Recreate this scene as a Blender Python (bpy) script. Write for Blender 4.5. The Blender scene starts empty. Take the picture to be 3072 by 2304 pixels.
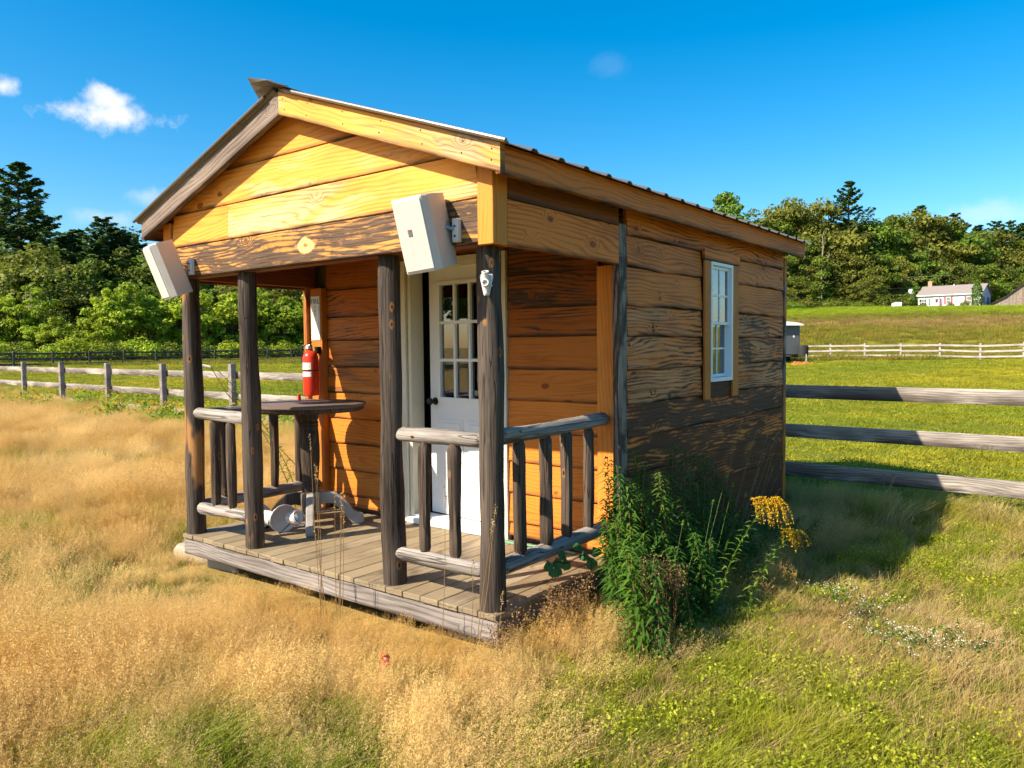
import bpy, math, random
import numpy as np
from mathutils import Vector, Matrix

random.seed(7); rng = np.random.default_rng(7)
scene = bpy.context.scene
COL = scene.collection

# ------------------------------------------------------------------ camera
CAM = Vector((2.4431, -3.0244, 1.3845))
FW = Vector((-0.6096984, 0.79116408, -0.0482417))
RT = Vector((0.79234631, 0.60998583, -0.01022782))
UP = Vector((-0.02133487, 0.04446002, 0.99878332))
FPX = 2291.63                                   # focal length in pixels of the 3072 px wide photograph
cd = bpy.data.cameras.new('camera'); cam = bpy.data.objects.new('camera', cd); COL.objects.link(cam)
cd.sensor_width = 36; cd.lens = FPX / 3072 * 36; cd.clip_end = 3000; cd.clip_start = .05
m = Matrix.Identity(4)
for i, v in enumerate((RT, UP, -FW)):
    for j in range(3): m[j][i] = v[j]
m.translation = CAM; cam.matrix_world = m
scene.camera = cam

# ------------------------------------------------------------------ sky, sun, exposure
SUN_TRAVEL = Vector((.45, 1.06, -1.0)).normalized()
w = bpy.data.worlds.new('World'); scene.world = w; w.use_nodes = True
nt = w.node_tree; N = nt.nodes; Lk = nt.links
for n in list(N): N.remove(n)
out = N.new('ShaderNodeOutputWorld'); bg = N.new('ShaderNodeBackground'); sky = N.new('ShaderNodeTexSky')
sky.sky_type = 'NISHITA'; sky.sun_disc = False
sky.sun_elevation = math.asin(-SUN_TRAVEL.z); sky.sun_rotation = math.atan2(-SUN_TRAVEL.x, -SUN_TRAVEL.y)
sky.air_density = 1.0; sky.dust_density = .9; sky.ozone_density = 2.5
hs = N.new('ShaderNodeHueSaturation'); hs.inputs['Saturation'].default_value = 1.54; hs.inputs['Hue'].default_value = .492
bg.inputs[1].default_value = .100
Lk.new(sky.outputs[0], hs.inputs['Color'])
tc = N.new('ShaderNodeTexCoord')
nz = N.new('ShaderNodeTexNoise'); nz.inputs['Scale'].default_value = 30; nz.inputs['Detail'].default_value = 7; nz.inputs['Roughness'].default_value = .62
Lk.new(tc.outputs['Generated'], nz.inputs['Vector'])
def wmath(op, a, b=None, c=None):
    n = N.new('ShaderNodeMath'); n.operation = op
    for i, v in enumerate((a, b, c)):
        if v is None: continue
        if isinstance(v, (int, float)): n.inputs[i].default_value = v
        else: Lk.new(v, n.inputs[i])
    return n.outputs[0]
def pixdir(px, py):
    return FW + RT * ((px - 1536) / FPX) - UP * ((py - 1152) / FPX)
total = None
for (px, py, rx, ry, st) in [(345, 350, 165, 50, 1.0), (318, 302, 72, 48, .95), (10, 258, 44, 28, .9), (1828, 195, 75, 40, .05), (440, 592, 70, 30, .36), (330, 655, 120, 30, .34), (2970, 640, 140, 40, .32)]:
    d = pixdir(px, py).normalized(); ax = d.cross(Vector((0, 0, 1))).normalized(); az = ax.cross(d)
    t = []
    for a, r in ((ax, rx), (az, ry)):
        vm = N.new('ShaderNodeVectorMath'); vm.operation = 'DOT_PRODUCT'; Lk.new(tc.outputs['Generated'], vm.inputs[0]); vm.inputs[1].default_value = a
        q = wmath('MULTIPLY', vm.outputs['Value'], FPX / r); t.append(wmath('MULTIPLY', q, q))
    r2 = wmath('SQRT', wmath('ADD', t[0], t[1]))
    e = wmath('ADD', wmath('SUBTRACT', .62, wmath('MULTIPLY', r2, .62)), wmath('MULTIPLY', wmath('SUBTRACT', nz.outputs[0], .5), 1.35))
    mr = N.new('ShaderNodeMapRange'); mr.interpolation_type = 'SMOOTHSTEP'; mr.inputs[1].default_value = 0.0; mr.inputs[2].default_value = .62
    Lk.new(e, mr.inputs[0]); k = wmath('MULTIPLY', mr.outputs[0], st)
    total = k if total is None else wmath('MAXIMUM', total, k)
mx = N.new('ShaderNodeMix'); mx.data_type = 'RGBA'
Lk.new(total, mx.inputs['Factor']); Lk.new(hs.outputs[0], mx.inputs['A']); mx.inputs['B'].default_value = (5.0, 5.1, 5.3, 1)
Lk.new(mx.outputs['Result'], bg.inputs[0]); Lk.new(bg.outputs[0], out.inputs[0])
ld = bpy.data.lights.new('sun', 'SUN'); ld.energy = 5.0; ld.angle = math.radians(.53); ld.color = (1, .87, .68)
lo = bpy.data.objects.new('sun', ld); COL.objects.link(lo); lo.rotation_euler = SUN_TRAVEL.to_track_quat('-Z', 'Y').to_euler()
vs = scene.view_settings; vs.view_transform = 'Standard'; vs.look = 'None'; vs.gamma = 1; vs.exposure = 1.08; vs.use_curve_mapping = False
scene.cycles.max_bounces = 4; scene.cycles.diffuse_bounces = 2; scene.cycles.glossy_bounces = 2; scene.cycles.transmission_bounces = 2; scene.cycles.transparent_max_bounces = 6; scene.cycles.use_denoising = True; scene.cycles.use_light_tree = False; scene.cycles.adaptive_threshold = .02
w.cycles.sampling_method = 'MANUAL'; w.cycles.sample_map_resolution = 256

# ------------------------------------------------------------------ helpers
def at(px, py, dep):
    "point on the ray through a photo pixel at a depth in metres along the view axis"
    return CAM + pixdir(px, py) * dep
def on(px, py, ax, v):
    d = pixdir(px, py); return CAM + d * ((v - CAM[ax]) / d[ax])
FH = Vector((FW.x, FW.y, 0)).normalized(); RH = Vector((FH.y, -FH.x, 0))
def ab(a, b):
    "lateral a, depth b (metres, horizontal) to world x, y"
    return (CAM.x + RH.x * a + FH.x * b, CAM.y + RH.y * a + FH.y * b)
def sst(e0, e1, x):
    t = np.clip((x - e0) / (e1 - e0), 0, 1); return t * t * (3 - 2 * t)
def gh(x, y):
    "height of the ground"
    x = np.asarray(x, float); y = np.asarray(y, float)
    dx = x - CAM.x; dy = y - CAM.y
    a = dx * RH.x + dy * RH.y; b = dx * FH.x + dy * FH.y
    r = np.hypot(dx, dy)
    z = -.25 + .5 * sst(12, 62, r) + .035 * np.sin(x * .9 + 1.3) * np.cos(y * .8) + .02 * np.sin(x * 2.3 + y * 1.7)
    hill = 7.15 * sst(-25, 22, a) * (.20 * sst(60, 84, b) + .80 * sst(64, 137, b))
    return z + hill
def ghs(x, y): return float(gh(x, y))

class MB:
    def __init__(s): s.v = []; s.f = []; s.mi = []; s.m = 0
    def add(s, vs, fs):
        o = len(s.v); s.v += [tuple(q) for q in vs]; s.f += [tuple(i + o for i in f) for f in fs]; s.mi += [s.m] * len(fs); return s
    def box(s, x0, x1, y0, y1, z0, z1, mat=None, ch=0):
        if ch:
            vs = []
            for z, k in ((z0, ch), (z0 + ch, 0), (z1 - ch, 0), (z1, ch)):
                vs += [(x0 + k, y0 + ch, z), (x0 + k + (ch if not k else 0), y0 + k, z), (x1 - k - (ch if not k else 0), y0 + k, z), (x1 - k, y0 + ch, z), (x1 - k, y1 - ch, z), (x1 - k - (ch if not k else 0), y1 - k, z), (x0 + k + (ch if not k else 0), y1 - k, z), (x0 + k, y1 - ch, z)]
            fs = [tuple(range(7, -1, -1)), tuple(range(24, 32))]
            for r in range(3):
                for i in range(8): fs.append((r * 8 + i, r * 8 + (i + 1) % 8, r * 8 + 8 + (i + 1) % 8, r * 8 + 8 + i))
        else:
            vs = [(x0, y0, z0), (x1, y0, z0), (x1, y1, z0), (x0, y1, z0), (x0, y0, z1), (x1, y0, z1), (x1, y1, z1), (x0, y1, z1)]
            fs = [(3, 2, 1, 0), (4, 5, 6, 7), (0, 1, 5, 4), (1, 2, 6, 5), (2, 3, 7, 6), (3, 0, 4, 7)]
        if mat is not None: vs = [tuple(mat @ Vector(q)) for q in vs]
        return s.add(vs, fs)
    def tube(s, pts, rad, n=10, cap=True):
        pts = [Vector(q) for q in pts]; k = len(pts)
        if isinstance(rad, (int, float)): rad = [rad] * k
        vs = []; fs = []; ref = None
        for i, q in enumerate(pts):
            t = (pts[min(i + 1, k - 1)] - pts[max(i - 1, 0)]).normalized()
            if ref is None:
                ref = t.orthogonal().normalized()
            ref = (ref - t * ref.dot(t)).normalized(); b = t.cross(ref)
            for j in range(n):
                a = 2 * math.pi * j / n; vs.append(q + (ref * math.cos(a) + b * math.sin(a)) * rad[i])
        for i in range(k - 1):
            for j in range(n): fs.append((i * n + j, i * n + (j + 1) % n, (i + 1) * n + (j + 1) % n, (i + 1) * n + j))
        if cap: fs += [tuple(range(n - 1, -1, -1)), tuple(range((k - 1) * n, k * n))]
        return s.add(vs, fs)
    def lathe(s, prof, n=20, mat=None, cap=True):
        vs = []; fs = []; k = len(prof)
        for r, z in prof:
            for j in range(n):
                a = 2 * math.pi * j / n; vs.append((r * math.cos(a), r * math.sin(a), z))
        for i in range(k - 1):
            for j in range(n): fs.append((i * n + j, i * n + (j + 1) % n, (i + 1) * n + (j + 1) % n, (i + 1) * n + j))
        if cap: fs += [tuple(range(n - 1, -1, -1)), tuple(range((k - 1) * n, k * n))]
        if mat is not None: vs = [tuple(mat @ Vector(q)) for q in vs]
        return s.add(vs, fs)
    def prism(s, poly, d, mat=None):
        "polygon in xz (counter-clockwise seen from -y) pushed along y by d=(y0,y1)"
        n = len(poly); vs = [(x, d[0], z) for x, z in poly] + [(x, d[1], z) for x, z in poly]
        fs = [tuple(range(n)), tuple(range(2 * n - 1, n - 1, -1))] + [((i + 1) % n, i, n + i, n + (i + 1) % n) for i in range(n)]
        if mat is not None: vs = [tuple(mat @ Vector(q)) for q in vs]
        return s.add(vs, fs)
    def build(s, name, mat, parent=None, loc=(0, 0, 0), rot=None, smooth=False, color=None):
        me = bpy.data.meshes.new(name); me.from_pydata(s.v, [], s.f)
        mats = mat if isinstance(mat, (list, tuple)) else [mat]
        for q in mats: me.materials.append(q)
        if any(s.mi): me.polygons.foreach_set('material_index', s.mi)
        if smooth:
            me.polygons.foreach_set('use_smooth', [True] * len(me.polygons))
            try: me.set_sharp_from_angle(angle=math.radians(38))
            except Exception: pass
        me.update()
        return mkobj(name, me, parent, loc, rot, color)
def mkobj(name, me, parent=None, loc=(0, 0, 0), rot=None, color=None):
    o = bpy.data.objects.new(name, me); COL.objects.link(o)
    if parent is not None: o.parent = parent
    if isinstance(rot, Matrix): o.matrix_local = Matrix.Translation(loc) @ rot.to_4x4()
    else:
        o.location = loc
        if rot is not None: o.rotation_euler = rot
    if color is not None: o.color = color
    return o
def tag(o, label, cat=None, group=None, kind=None):
    o['label'] = label
    if cat: o['category'] = cat
    if group: o['group'] = group
    if kind: o['kind'] = kind
    return o
def empty(name, loc=(0, 0, 0), label=None, cat=None, group=None, parent=None, rz=0):
    o = bpy.data.objects.new(name, None); COL.objects.link(o); o.location = loc; o.rotation_euler = (0, 0, rz); o.empty_display_size = .1
    if parent is not None: o.parent = parent
    if label: tag(o, label, cat, group)
    return o
def copy_thing(o, parent=None):
    c = o.copy(); COL.objects.link(c)
    if parent is not None: c.parent = parent
    for ch in list(o.children): copy_thing(ch, c)
    return c
def npmesh(name, V, F, mat, corner_col=None, nv=4):
    "V (n,3); F (m,nv) index array"
    me = bpy.data.meshes.new(name); V = np.asarray(V, np.float32); F = np.asarray(F, np.int32)
    me.vertices.add(len(V)); me.vertices.foreach_set('co', V.ravel())
    me.loops.add(F.size); me.loops.foreach_set('vertex_index', F.ravel())
    me.polygons.add(len(F)); me.polygons.foreach_set('loop_start', np.arange(len(F), dtype=np.int32) * F.shape[1])
    try: me.polygons.foreach_set('loop_total', np.full(len(F), F.shape[1], np.int32))
    except Exception: pass
    if corner_col is not None:
        at_ = me.attributes.new('tone', 'FLOAT', 'POINT'); at_.data.foreach_set('value', np.asarray(corner_col, np.float32))
    if mat is not None: me.materials.append(mat)
    me.update(calc_edges=True); me.validate()
    return me

# ------------------------------------------------------------------ materials
class NB:
    def __init__(s, name):
        s.mat = bpy.data.materials.new(name); s.mat.use_nodes = True; s.t = s.mat.node_tree
        for n in list(s.t.nodes): s.t.nodes.remove(n)
        s.out = s.t.nodes.new('ShaderNodeOutputMaterial')
    def n(s, ty, **kw):
        q = s.t.nodes.new(ty)
        for k, v in kw.items():
            if k.startswith('_'): setattr(q, k[1:], v)
            else: s.put(q.inputs[k.replace('~', ' ')], v)
        return q
    def put(s, inp, v):
        if hasattr(v, 'is_linked') or hasattr(v, 'links'): s.t.links.new(v, inp)
        elif isinstance(v, (tuple, list)) and len(v) == 3 and inp.type == 'RGBA': inp.default_value = (*v, 1)
        else: inp.default_value = v
    def math(s, op, a, b=0.0, c=0.0, clamp=False):
        q = s.t.nodes.new('ShaderNodeMath'); q.operation = op; q.use_clamp = clamp
        for i, v in enumerate((a, b, c)): s.put(q.inputs[i], v)
        return q.outputs[0]
    def mix(s, f, a, b, mode='MIX'):
        q = s.t.nodes.new('ShaderNodeMix'); q.data_type = 'RGBA'; q.blend_type = mode
        s.put(q.inputs['Factor'], f); s.put(q.inputs['A'], a); s.put(q.inputs['B'], b); return q.outputs['Result']
    def ss(s, x, e0, e1, a=0.0, b=1.0):
        q = s.t.nodes.new('ShaderNodeMapRange'); q.interpolation_type = 'SMOOTHSTEP'
        for i, v in enumerate((x, e0, e1, a, b)): s.put(q.inputs[i], v)
        return q.outputs[0]
    def vec(s, x, y, z):
        q = s.t.nodes.new('ShaderNodeCombineXYZ')
        for i, v in enumerate((x, y, z)): s.put(q.inputs[i], v)
        return q.outputs[0]
    def noise(s, v, scale, detail=3, rough=.55, dist=0.0):
        q = s.n('ShaderNodeTexNoise', Vector=v, Scale=scale, Detail=detail, Roughness=rough, Distortion=dist); return q.outputs[0]
    def sep(s, v):
        q = s.t.nodes.new('ShaderNodeSeparateXYZ'); s.put(q.inputs[0], v); return q.outputs
    def principled(s, col, rough=.6, metal=0.0, bump=None, bs=.3, bd=.01, spec=.4):
        b = s.n('ShaderNodeBsdfPrincipled'); s.put(b.inputs['Base Color'], col); s.put(b.inputs['Roughness'], rough); s.put(b.inputs['Metallic'], metal)
        b.inputs['Specular IOR Level'].default_value = spec
        if bump is not None:
            q = s.n('ShaderNodeBump', Height=bump, Strength=bs, Distance=bd); s.t.links.new(q.outputs[0], b.inputs['Normal'])
        s.t.links.new(b.outputs[0], s.out.inputs[0]); return b
    def surf(s, o): s.t.links.new(o, s.out.inputs[0])

def wood_mat(name, light, dark, grey=(.20, .175, .155), black=(.016, .013, .011), axis='X', knots=1.0, rough=.62, ring=1.0, clear=None):
    """sawn board. object colour: R weathered grey, G black staining, B warmth/lightness"""
    b = NB(name); tcn = b.n('ShaderNodeTexCoord'); oi = b.n('ShaderNodeObjectInfo')
    x, y, z = b.sep(tcn.outputs['Object'])
    if axis == 'Z': x, z = z, x
    if axis == 'Y': x, y = y, x
    sd = b.math('MULTIPLY', oi.outputs['Random'], 91.0)
    col = b.sep(oi.outputs['Color'])
    xs = b.math('ADD', x, sd)
    # knots
    kv = b.vec(b.math('MULTIPLY', xs, 2.7), b.math('MULTIPLY', y, 2.0), b.math('ADD', b.math('MULTIPLY', z, 4.6), sd))
    vo = b.n('ShaderNodeTexVoronoi', Vector=kv, Scale=1.0, Randomness=1.0); kd = vo.outputs['Distance']
    wob = b.noise(b.vec(b.math('MULTIPLY', xs, 14), y, b.math('MULTIPLY', z, 14)), 1.0, 2)
    kd = b.math('ADD', kd, b.math('MULTIPLY', b.math('SUBTRACT', wob, .5), .07))
    infl = b.ss(kd, .05, .26, 1.0, 0.0)
    # growth rings: stretched noise bent round the knots
    n1 = b.noise(b.vec(b.math('MULTIPLY', xs, .75), y, b.math('MULTIPLY', z, 3.2)), 1.0, 2, .5, .25)
    v = b.math('ADD', b.math('MULTIPLY', n1, 9.0), b.math('ADD', b.math('MULTIPLY', z, 34.0), b.math('MULTIPLY', infl, 2.6 * knots)))
    fib = b.noise(b.vec(b.math('MULTIPLY', xs, 3.5), b.math('MULTIPLY', y, 40.0), b.math('MULTIPLY', z, 120.0)), 1.0, 4, .65)
    rings = b.math('ADD', b.math('MULTIPLY', b.math('SINE', b.math('ADD', b.math('MULTIPLY', v, 6.283), b.math('MULTIPLY', fib, 2.2))), .5), .5)
    rings = b.math('POWER', rings, 2.2)
    tone = b.noise(b.vec(b.math('MULTIPLY', xs, 1.1), y, b.math('MULTIPLY', z, 5.0)), 1.0, 4, .6)
    f = b.math('ADD', b.math('MULTIPLY', rings, .30 * ring), b.math('ADD', b.math('MULTIPLY', b.math('SUBTRACT', fib, .5), .75), b.math('MULTIPLY', b.math('SUBTRACT', tone, .5), 2.1)), clamp=True)
    c = b.mix(f, light, dark)
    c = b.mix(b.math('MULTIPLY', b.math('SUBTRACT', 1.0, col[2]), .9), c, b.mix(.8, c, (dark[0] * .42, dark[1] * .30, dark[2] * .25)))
    # knot hearts
    if knots > 0:
        c = b.mix(b.ss(kd, .07, .12, .75 * knots, 0.0), c, (dark[0] * .35, dark[1] * .25, dark[2] * .2))
        c = b.mix(b.ss(kd, .035, .06, .85 * knots, 0.0), c, (light[0] * .55, light[1] * .35, light[2] * .25))
    if clear:
        cw_ = b.math('MULTIPLY', b.math('SUBTRACT', wob, .5), .9)
        ex_ = b.math('DIVIDE', b.math('ABSOLUTE', b.math('SUBTRACT', x, clear[0])), clear[2]); ez_ = b.math('DIVIDE', b.math('ABSOLUTE', b.math('SUBTRACT', z, clear[1])), clear[3])
        er = b.math('ADD', b.math('POWER', b.math('ADD', b.math('POWER', ex_, 1.25), b.math('POWER', ez_, 1.25)), .8), cw_)
        keep = b.ss(er, .72, 1.0); c = b.mix(b.math('SUBTRACT', 1.0, keep), c, b.mix(f, (.80, .52, .20), (.62, .34, .10)))
        c = b.mix(b.ss(b.math('ADD', er, b.math('MULTIPLY', ez_, .2)), .10, .22, .9, 0.0), c, (.30, .12, .02))
    else: keep = 1.0
    stk = b.noise(b.vec(b.math('MULTIPLY', xs, 1.6), b.math('MULTIPLY', y, 9.0), b.math('MULTIPLY', z, 46.0)), 1.0, 4, .6, .35)
    c = b.mix(b.ss(stk, .60, .74, 0.0, .6), c, (dark[0] * .32, dark[1] * .26, dark[2] * .24))
    # weathering: long patches
    wn = b.noise(b.vec(b.math('MULTIPLY', xs, .9), y, b.math('MULTIPLY', z, 4.5)), 1.0, 5, .62, .6)
    wm = b.ss(b.math('ADD', b.math('ADD', wn, b.math('MULTIPLY', b.math('SUBTRACT', fib, .5), .35)), b.math('SUBTRACT', b.math('MULTIPLY', col[0], .9), .45)), .44, .62)
    gf = b.math('ADD', b.math('MULTIPLY', fib, .6), b.math('ADD', b.math('MULTIPLY', rings, .13), b.math('MULTIPLY', tone, .62)))
    gc = b.mix(b.ss(gf, .32, .95), (grey[0] * 1.7, grey[1] * 1.65, grey[2] * 1.6), (grey[0] * .30, grey[1] * .28, grey[2] * .27))
    c = b.mix(b.math('MULTIPLY', b.math('MULTIPLY', wm, .92), keep), c, gc)
    # black stains
    bn = b.noise(b.vec(b.math('MULTIPLY', b.math('ADD', xs, 31.0), 1.9), y, b.math('MULTIPLY', z, 8.5)), 1.0, 6, .66, 1.3)
    bm = b.ss(b.math('ADD', b.math('ADD', bn, b.math('ADD', b.math('MULTIPLY', b.math('SUBTRACT', fib, .5), .5), b.math('MULTIPLY', b.math('SUBTRACT', rings, .4), .16))), b.math('SUBTRACT', b.math('MULTIPLY', col[1], .95), .475)), .46, .62)
    c = b.mix(b.math('MULTIPLY', b.math('MULTIPLY', bm, .94), keep), c, b.mix(b.ss(fib, .35, .75), black, (black[0] * 6.5, black[1] * 5.4, black[2] * 4.6)))
    # dark live edge / bark line carried by the mesh
    ea = b.n('ShaderNodeAttribute', _attribute_name='edge', _attribute_type='GEOMETRY')
    c = b.mix(b.math('MULTIPLY', ea.outputs['Fac'], b.ss(b.math('ADD', tone, b.math('MULTIPLY', fib, .3)), .4, .75)), c, (.035, .022, .014))
    h = b.math('ADD', b.math('MULTIPLY', fib, .7), b.math('MULTIPLY', rings, .35))
    b.principled(c, rough, bump=h, bs=.55, bd=.004, spec=.25)
    return b.mat

def log_mat(name, c0, c1, tan, tanm=.25, axis='Z'):
    b = NB(name); tcn = b.n('ShaderNodeTexCoord'); oi = b.n('ShaderNodeObjectInfo'); sd = b.math('MULTIPLY', oi.outputs['Random'], 77.0)
    x, y, z = b.sep(tcn.outputs['Object'])
    col = b.sep(oi.outputs['Color'])
    if axis == 'X': x, z = z, x
    zs = b.math('ADD', z, sd)
    fib = b.noise(b.vec(b.math('MULTIPLY', x, 85), b.math('MULTIPLY', y, 85), b.math('MULTIPLY', zs, 2.6)), 1.0, 4, .65)
    big = b.noise(b.vec(b.math('MULTIPLY', x, 9), b.math('MULTIPLY', y, 9), b.math('MULTIPLY', zs, 1.3)), 1.0, 4, .6)
    f = b.math('ADD', b.math('MULTIPLY', fib, .62), b.math('MULTIPLY', big, .55)); f = b.ss(f, .38, .82)
    c = b.mix(f, c0, c1)
    tm = b.noise(b.vec(b.math('MULTIPLY', x, 5), b.math('MULTIPLY', y, 5), b.math('MULTIPLY', b.math('ADD', zs, 9.0), 1.7)), 1.0, 3, .5)
    c = b.mix(b.ss(b.math('ADD', tm, b.math('MULTIPLY', col[0], .35)), .72 - tanm * .3, .80 - tanm * .3, 0.0, .8), c, tan)
    vo = b.n('ShaderNodeTexVoronoi', Vector=b.vec(b.math('MULTIPLY', x, 9), b.math('MULTIPLY', y, 9), b.math('MULTIPLY', zs, 4.6)), Scale=1.0)
    kd = vo.outputs['Distance']
    c = b.mix(b.ss(kd, .10, .17, .6, 0.0), c, (tan[0] * .9, tan[1] * .85, tan[2] * .8)); c = b.mix(b.ss(kd, .05, .09, .95, 0.0), c, (.012, .009, .008))
    cr = b.noise(b.vec(b.math('MULTIPLY', x, 30), b.math('MULTIPLY', y, 30), b.math('MULTIPLY', zs, .8)), 1.0, 2, .4)
    crack = b.ss(b.math('ABSOLUTE', b.math('SUBTRACT', cr, .5)), .006, .02, .85, 0.0)
    c = b.mix(b.math('MULTIPLY', crack, .8), c, (.01, .008, .007))
    b.principled(c, .7, bump=b.math('SUBTRACT', b.math('ADD', b.math('MULTIPLY', fib, .6), b.math('MULTIPLY', big, .6)), b.math('MULTIPLY', crack, .9)), bs=.8, bd=.006, spec=.2)
    return b.mat

def plain(name, col, rough=.5, metal=0.0, var=.12, scale=12, spec=.4, dirt=None, bump=.0):
    b = NB(name); tcn = b.n('ShaderNodeTexCoord')
    nz_ = b.noise(tcn.outputs['Object'], scale, 4, .6)
    c = b.mix(nz_, tuple(v * (1 - var) for v in col), tuple(min(1, v * (1 + var)) for v in col))
    if dirt:
        d = b.noise(tcn.outputs['Object'], scale * .35, 5, .65, .5)
        c = b.mix(b.ss(d, .5, .72, 0.0, dirt[3]), c, dirt[:3])
    b.principled(c, rough, metal, spec=spec, bump=nz_ if bump else None, bs=bump, bd=.004)
    return b.mat

def leaf_mat(name, c0, c1, c2=None, trans=.35, rough=.6, inst=False, objrand=.0):
    "two-sided foliage; tone attribute (0..1) on the mesh picks between the two greens"
    b = NB(name)
    ta = b.n('ShaderNodeAttribute', _attribute_name='tone', _attribute_type='GEOMETRY')
    c = b.mix(ta.outputs['Fac'], c0, c1)
    if inst:
        it = b.n('ShaderNodeAttribute', _attribute_name='tint', _attribute_type='INSTANCER')
        c = b.mix(1.0, c, it.outputs['Color'], 'MULTIPLY')
    if objrand:
        oi = b.n('ShaderNodeObjectInfo')
        if c2: c = b.mix(b.math('MULTIPLY', oi.outputs['Random'], objrand), c, b.mix(ta.outputs['Fac'], tuple(v * .55 for v in c2), c2))
        hsn = b.n('ShaderNodeHueSaturation', Color=c); b.put(hsn.inputs['Value'], b.math('ADD', .8, b.math('MULTIPLY', b.math('FRACT', b.math('MULTIPLY', oi.outputs['Random'], 7.31)), .45)))
        c = hsn.outputs[0]
    d = b.n('ShaderNodeBsdfPrincipled'); b.put(d.inputs['Base Color'], c); d.inputs['Roughness'].default_value = rough; d.inputs['Specular IOR Level'].default_value = .25
    tr = b.n('ShaderNodeBsdfTranslucent'); b.put(tr.inputs['Color'], b.mix(.5, c, (c1[0] * 1.3, c1[1] * 1.25, c1[2] * .8)) if not inst else c)
    ms = b.n('ShaderNodeMixShader'); ms.inputs[0].default_value = trans
    b.t.links.new(d.outputs[0], ms.inputs[1]); b.t.links.new(tr.outputs[0], ms.inputs[2]); b.surf(ms.outputs[0])
    return b.mat

def glass_mat():
    b = NB('window_glass')
    g = b.n('ShaderNodeBsdfGlossy', Color=(.95, .97, 1)); g.inputs['Roughness'].default_value = .01
    t = b.n('ShaderNodeBsdfTransparent', Color=(.75, .8, .8))
    lw = b.n('ShaderNodeFresnel', IOR=1.9); ms = b.n('ShaderNodeMixShader'); b.put(ms.inputs[0], b.math('ADD', b.math('MULTIPLY', lw.outputs[0], 1.1), .05, clamp=True))
    b.t.links.new(t.outputs[0], ms.inputs[1]); b.t.links.new(g.outputs[0], ms.inputs[2]); b.surf(ms.outputs[0]); return b.mat

M = {}
M['pine'] = wood_mat('pine_board', (.88, .345, .052), (.46, .10, .008), grey=(.74, .48, .22), black=(.05, .026, .012))
M['beam'] = wood_mat('beam_board', (.74, .36, .075), (.48, .16, .02), black=(.022, .017, .014), clear=(-1.44, .105, .125, .06))
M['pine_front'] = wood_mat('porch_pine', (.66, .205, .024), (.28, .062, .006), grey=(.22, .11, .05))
M['pine_side'] = wood_mat('side_pine', (.88, .25, .036), (.27, .050, .005), grey=(.52, .215, .078), black=(.016, .006, .0025), ring=1.7)
M['rake'] = wood_mat('rake_pine', (.80, .37, .065), (.54, .17, .020), grey=(.46, .35, .23))
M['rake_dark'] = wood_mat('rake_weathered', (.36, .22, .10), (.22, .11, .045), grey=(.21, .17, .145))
M['trim'] = wood_mat('trim_pine', (.72, .25, .038), (.42, .115, .013), axis='Z', knots=.7)
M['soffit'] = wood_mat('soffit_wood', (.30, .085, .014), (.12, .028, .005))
M['deck'] = wood_mat('deck_wood', (.31, .245, .15), (.17, .13, .078), grey=(.24, .20, .14), knots=.4, ring=.5)
M['greyboard'] = wood_mat('grey_board', (.33, .30, .275), (.21, .185, .165), grey=(.235, .215, .205), knots=.8, ring=.5)
M['fenceboard'] = wood_mat('fence_board', (.50, .46, .42), (.36, .32, .285), grey=(.36, .33, .305), knots=.8, ring=.5)
M['darkboard'] = wood_mat('dark_fence_board', (.10, .09, .085), (.06, .054, .05), grey=(.085, .08, .08), knots=.3, ring=.4)
M['barnwood'] = wood_mat('barn_wood', (.34, .26, .19), (.19, .13, .09), grey=(.27, .24, .23), axis='Z', knots=.3)
M['post'] = log_mat('post_log', (.022, .017, .014), (.125, .096, .076), (.40, .19, .06), .2)
M['raillog'] = log_mat('rail_log', (.15, .13, .115), (.42, .38, .345), (.36, .28, .2), .0, 'X')
M['baluster'] = log_mat('baluster_log', (.036, .026, .020), (.150, .108, .080), (.30, .19, .11), .0)
M['black_paint_wood'] = wood_mat('worn_black_table', (.035, .030, .028), (.012, .011, .013), grey=(.40, .36, .32), axis='Z', knots=.0, ring=.3)
M['table_top'] = wood_mat('table_top_wood', (.20, .145, .115), (.11, .08, .066), grey=(.16, .13, .115), knots=.0, ring=.5)
M['white_leg'] = wood_mat('worn_white_paint', (.38, .355, .33), (.25, .23, .21), grey=(.30, .275, .25), knots=.0, ring=.2)
M['white'] = plain('white_paint', (.78, .78, .77), .42, var=.04, dirt=(.55, .52, .46, .25))
M['cream'] = plain('cream_trim_paint', (.70, .64, .50), .5, var=.05, dirt=(.5, .42, .3, .3))
M['vinyl'] = plain('white_vinyl', (.80, .82, .83), .35, var=.02)
M['speaker'] = plain('speaker_plastic', (.60, .575, .535), .55, var=.05, scale=30, dirt=(.42, .38, .33, .25))
M['bracketwhite'] = plain('bracket_white', (.70, .68, .65), .4, var=.05)
M['black'] = plain('black_metal', (.015, .013, .013), .35, .3)
M['red'] = plain('extinguisher_red', (.62, .035, .012), .32, var=.05)
M['label'] = plain('label_paper', (.72, .70, .64), .5, var=.05)
M['ink'] = plain('ink_blue_grey', (.13, .16, .19), .6)
M['inkred'] = plain('ink_red', (.42, .05, .04), .6)
M['metal_roof'] = plain('roof_metal', (.20, .18, .165), .38, .55, var=.12, scale=6)
M['steel'] = plain('steel', (.45, .45, .45), .3, .9)
M['stone'] = plain('stone', (.36, .31, .24), .8, var=.3, scale=9, bump=.4)
M['concrete'] = plain('concrete_block', (.33, .31, .28), .85, var=.2, bump=.3)
M['glass'] = glass_mat()
M['dark_inside'] = plain('inside_board', (.16, .10, .06), .7)
M['flood'] = plain('floodlight_white', (.66, .60, .60), .45, var=.06, scale=25, dirt=(.40, .33, .31, .4))
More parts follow.
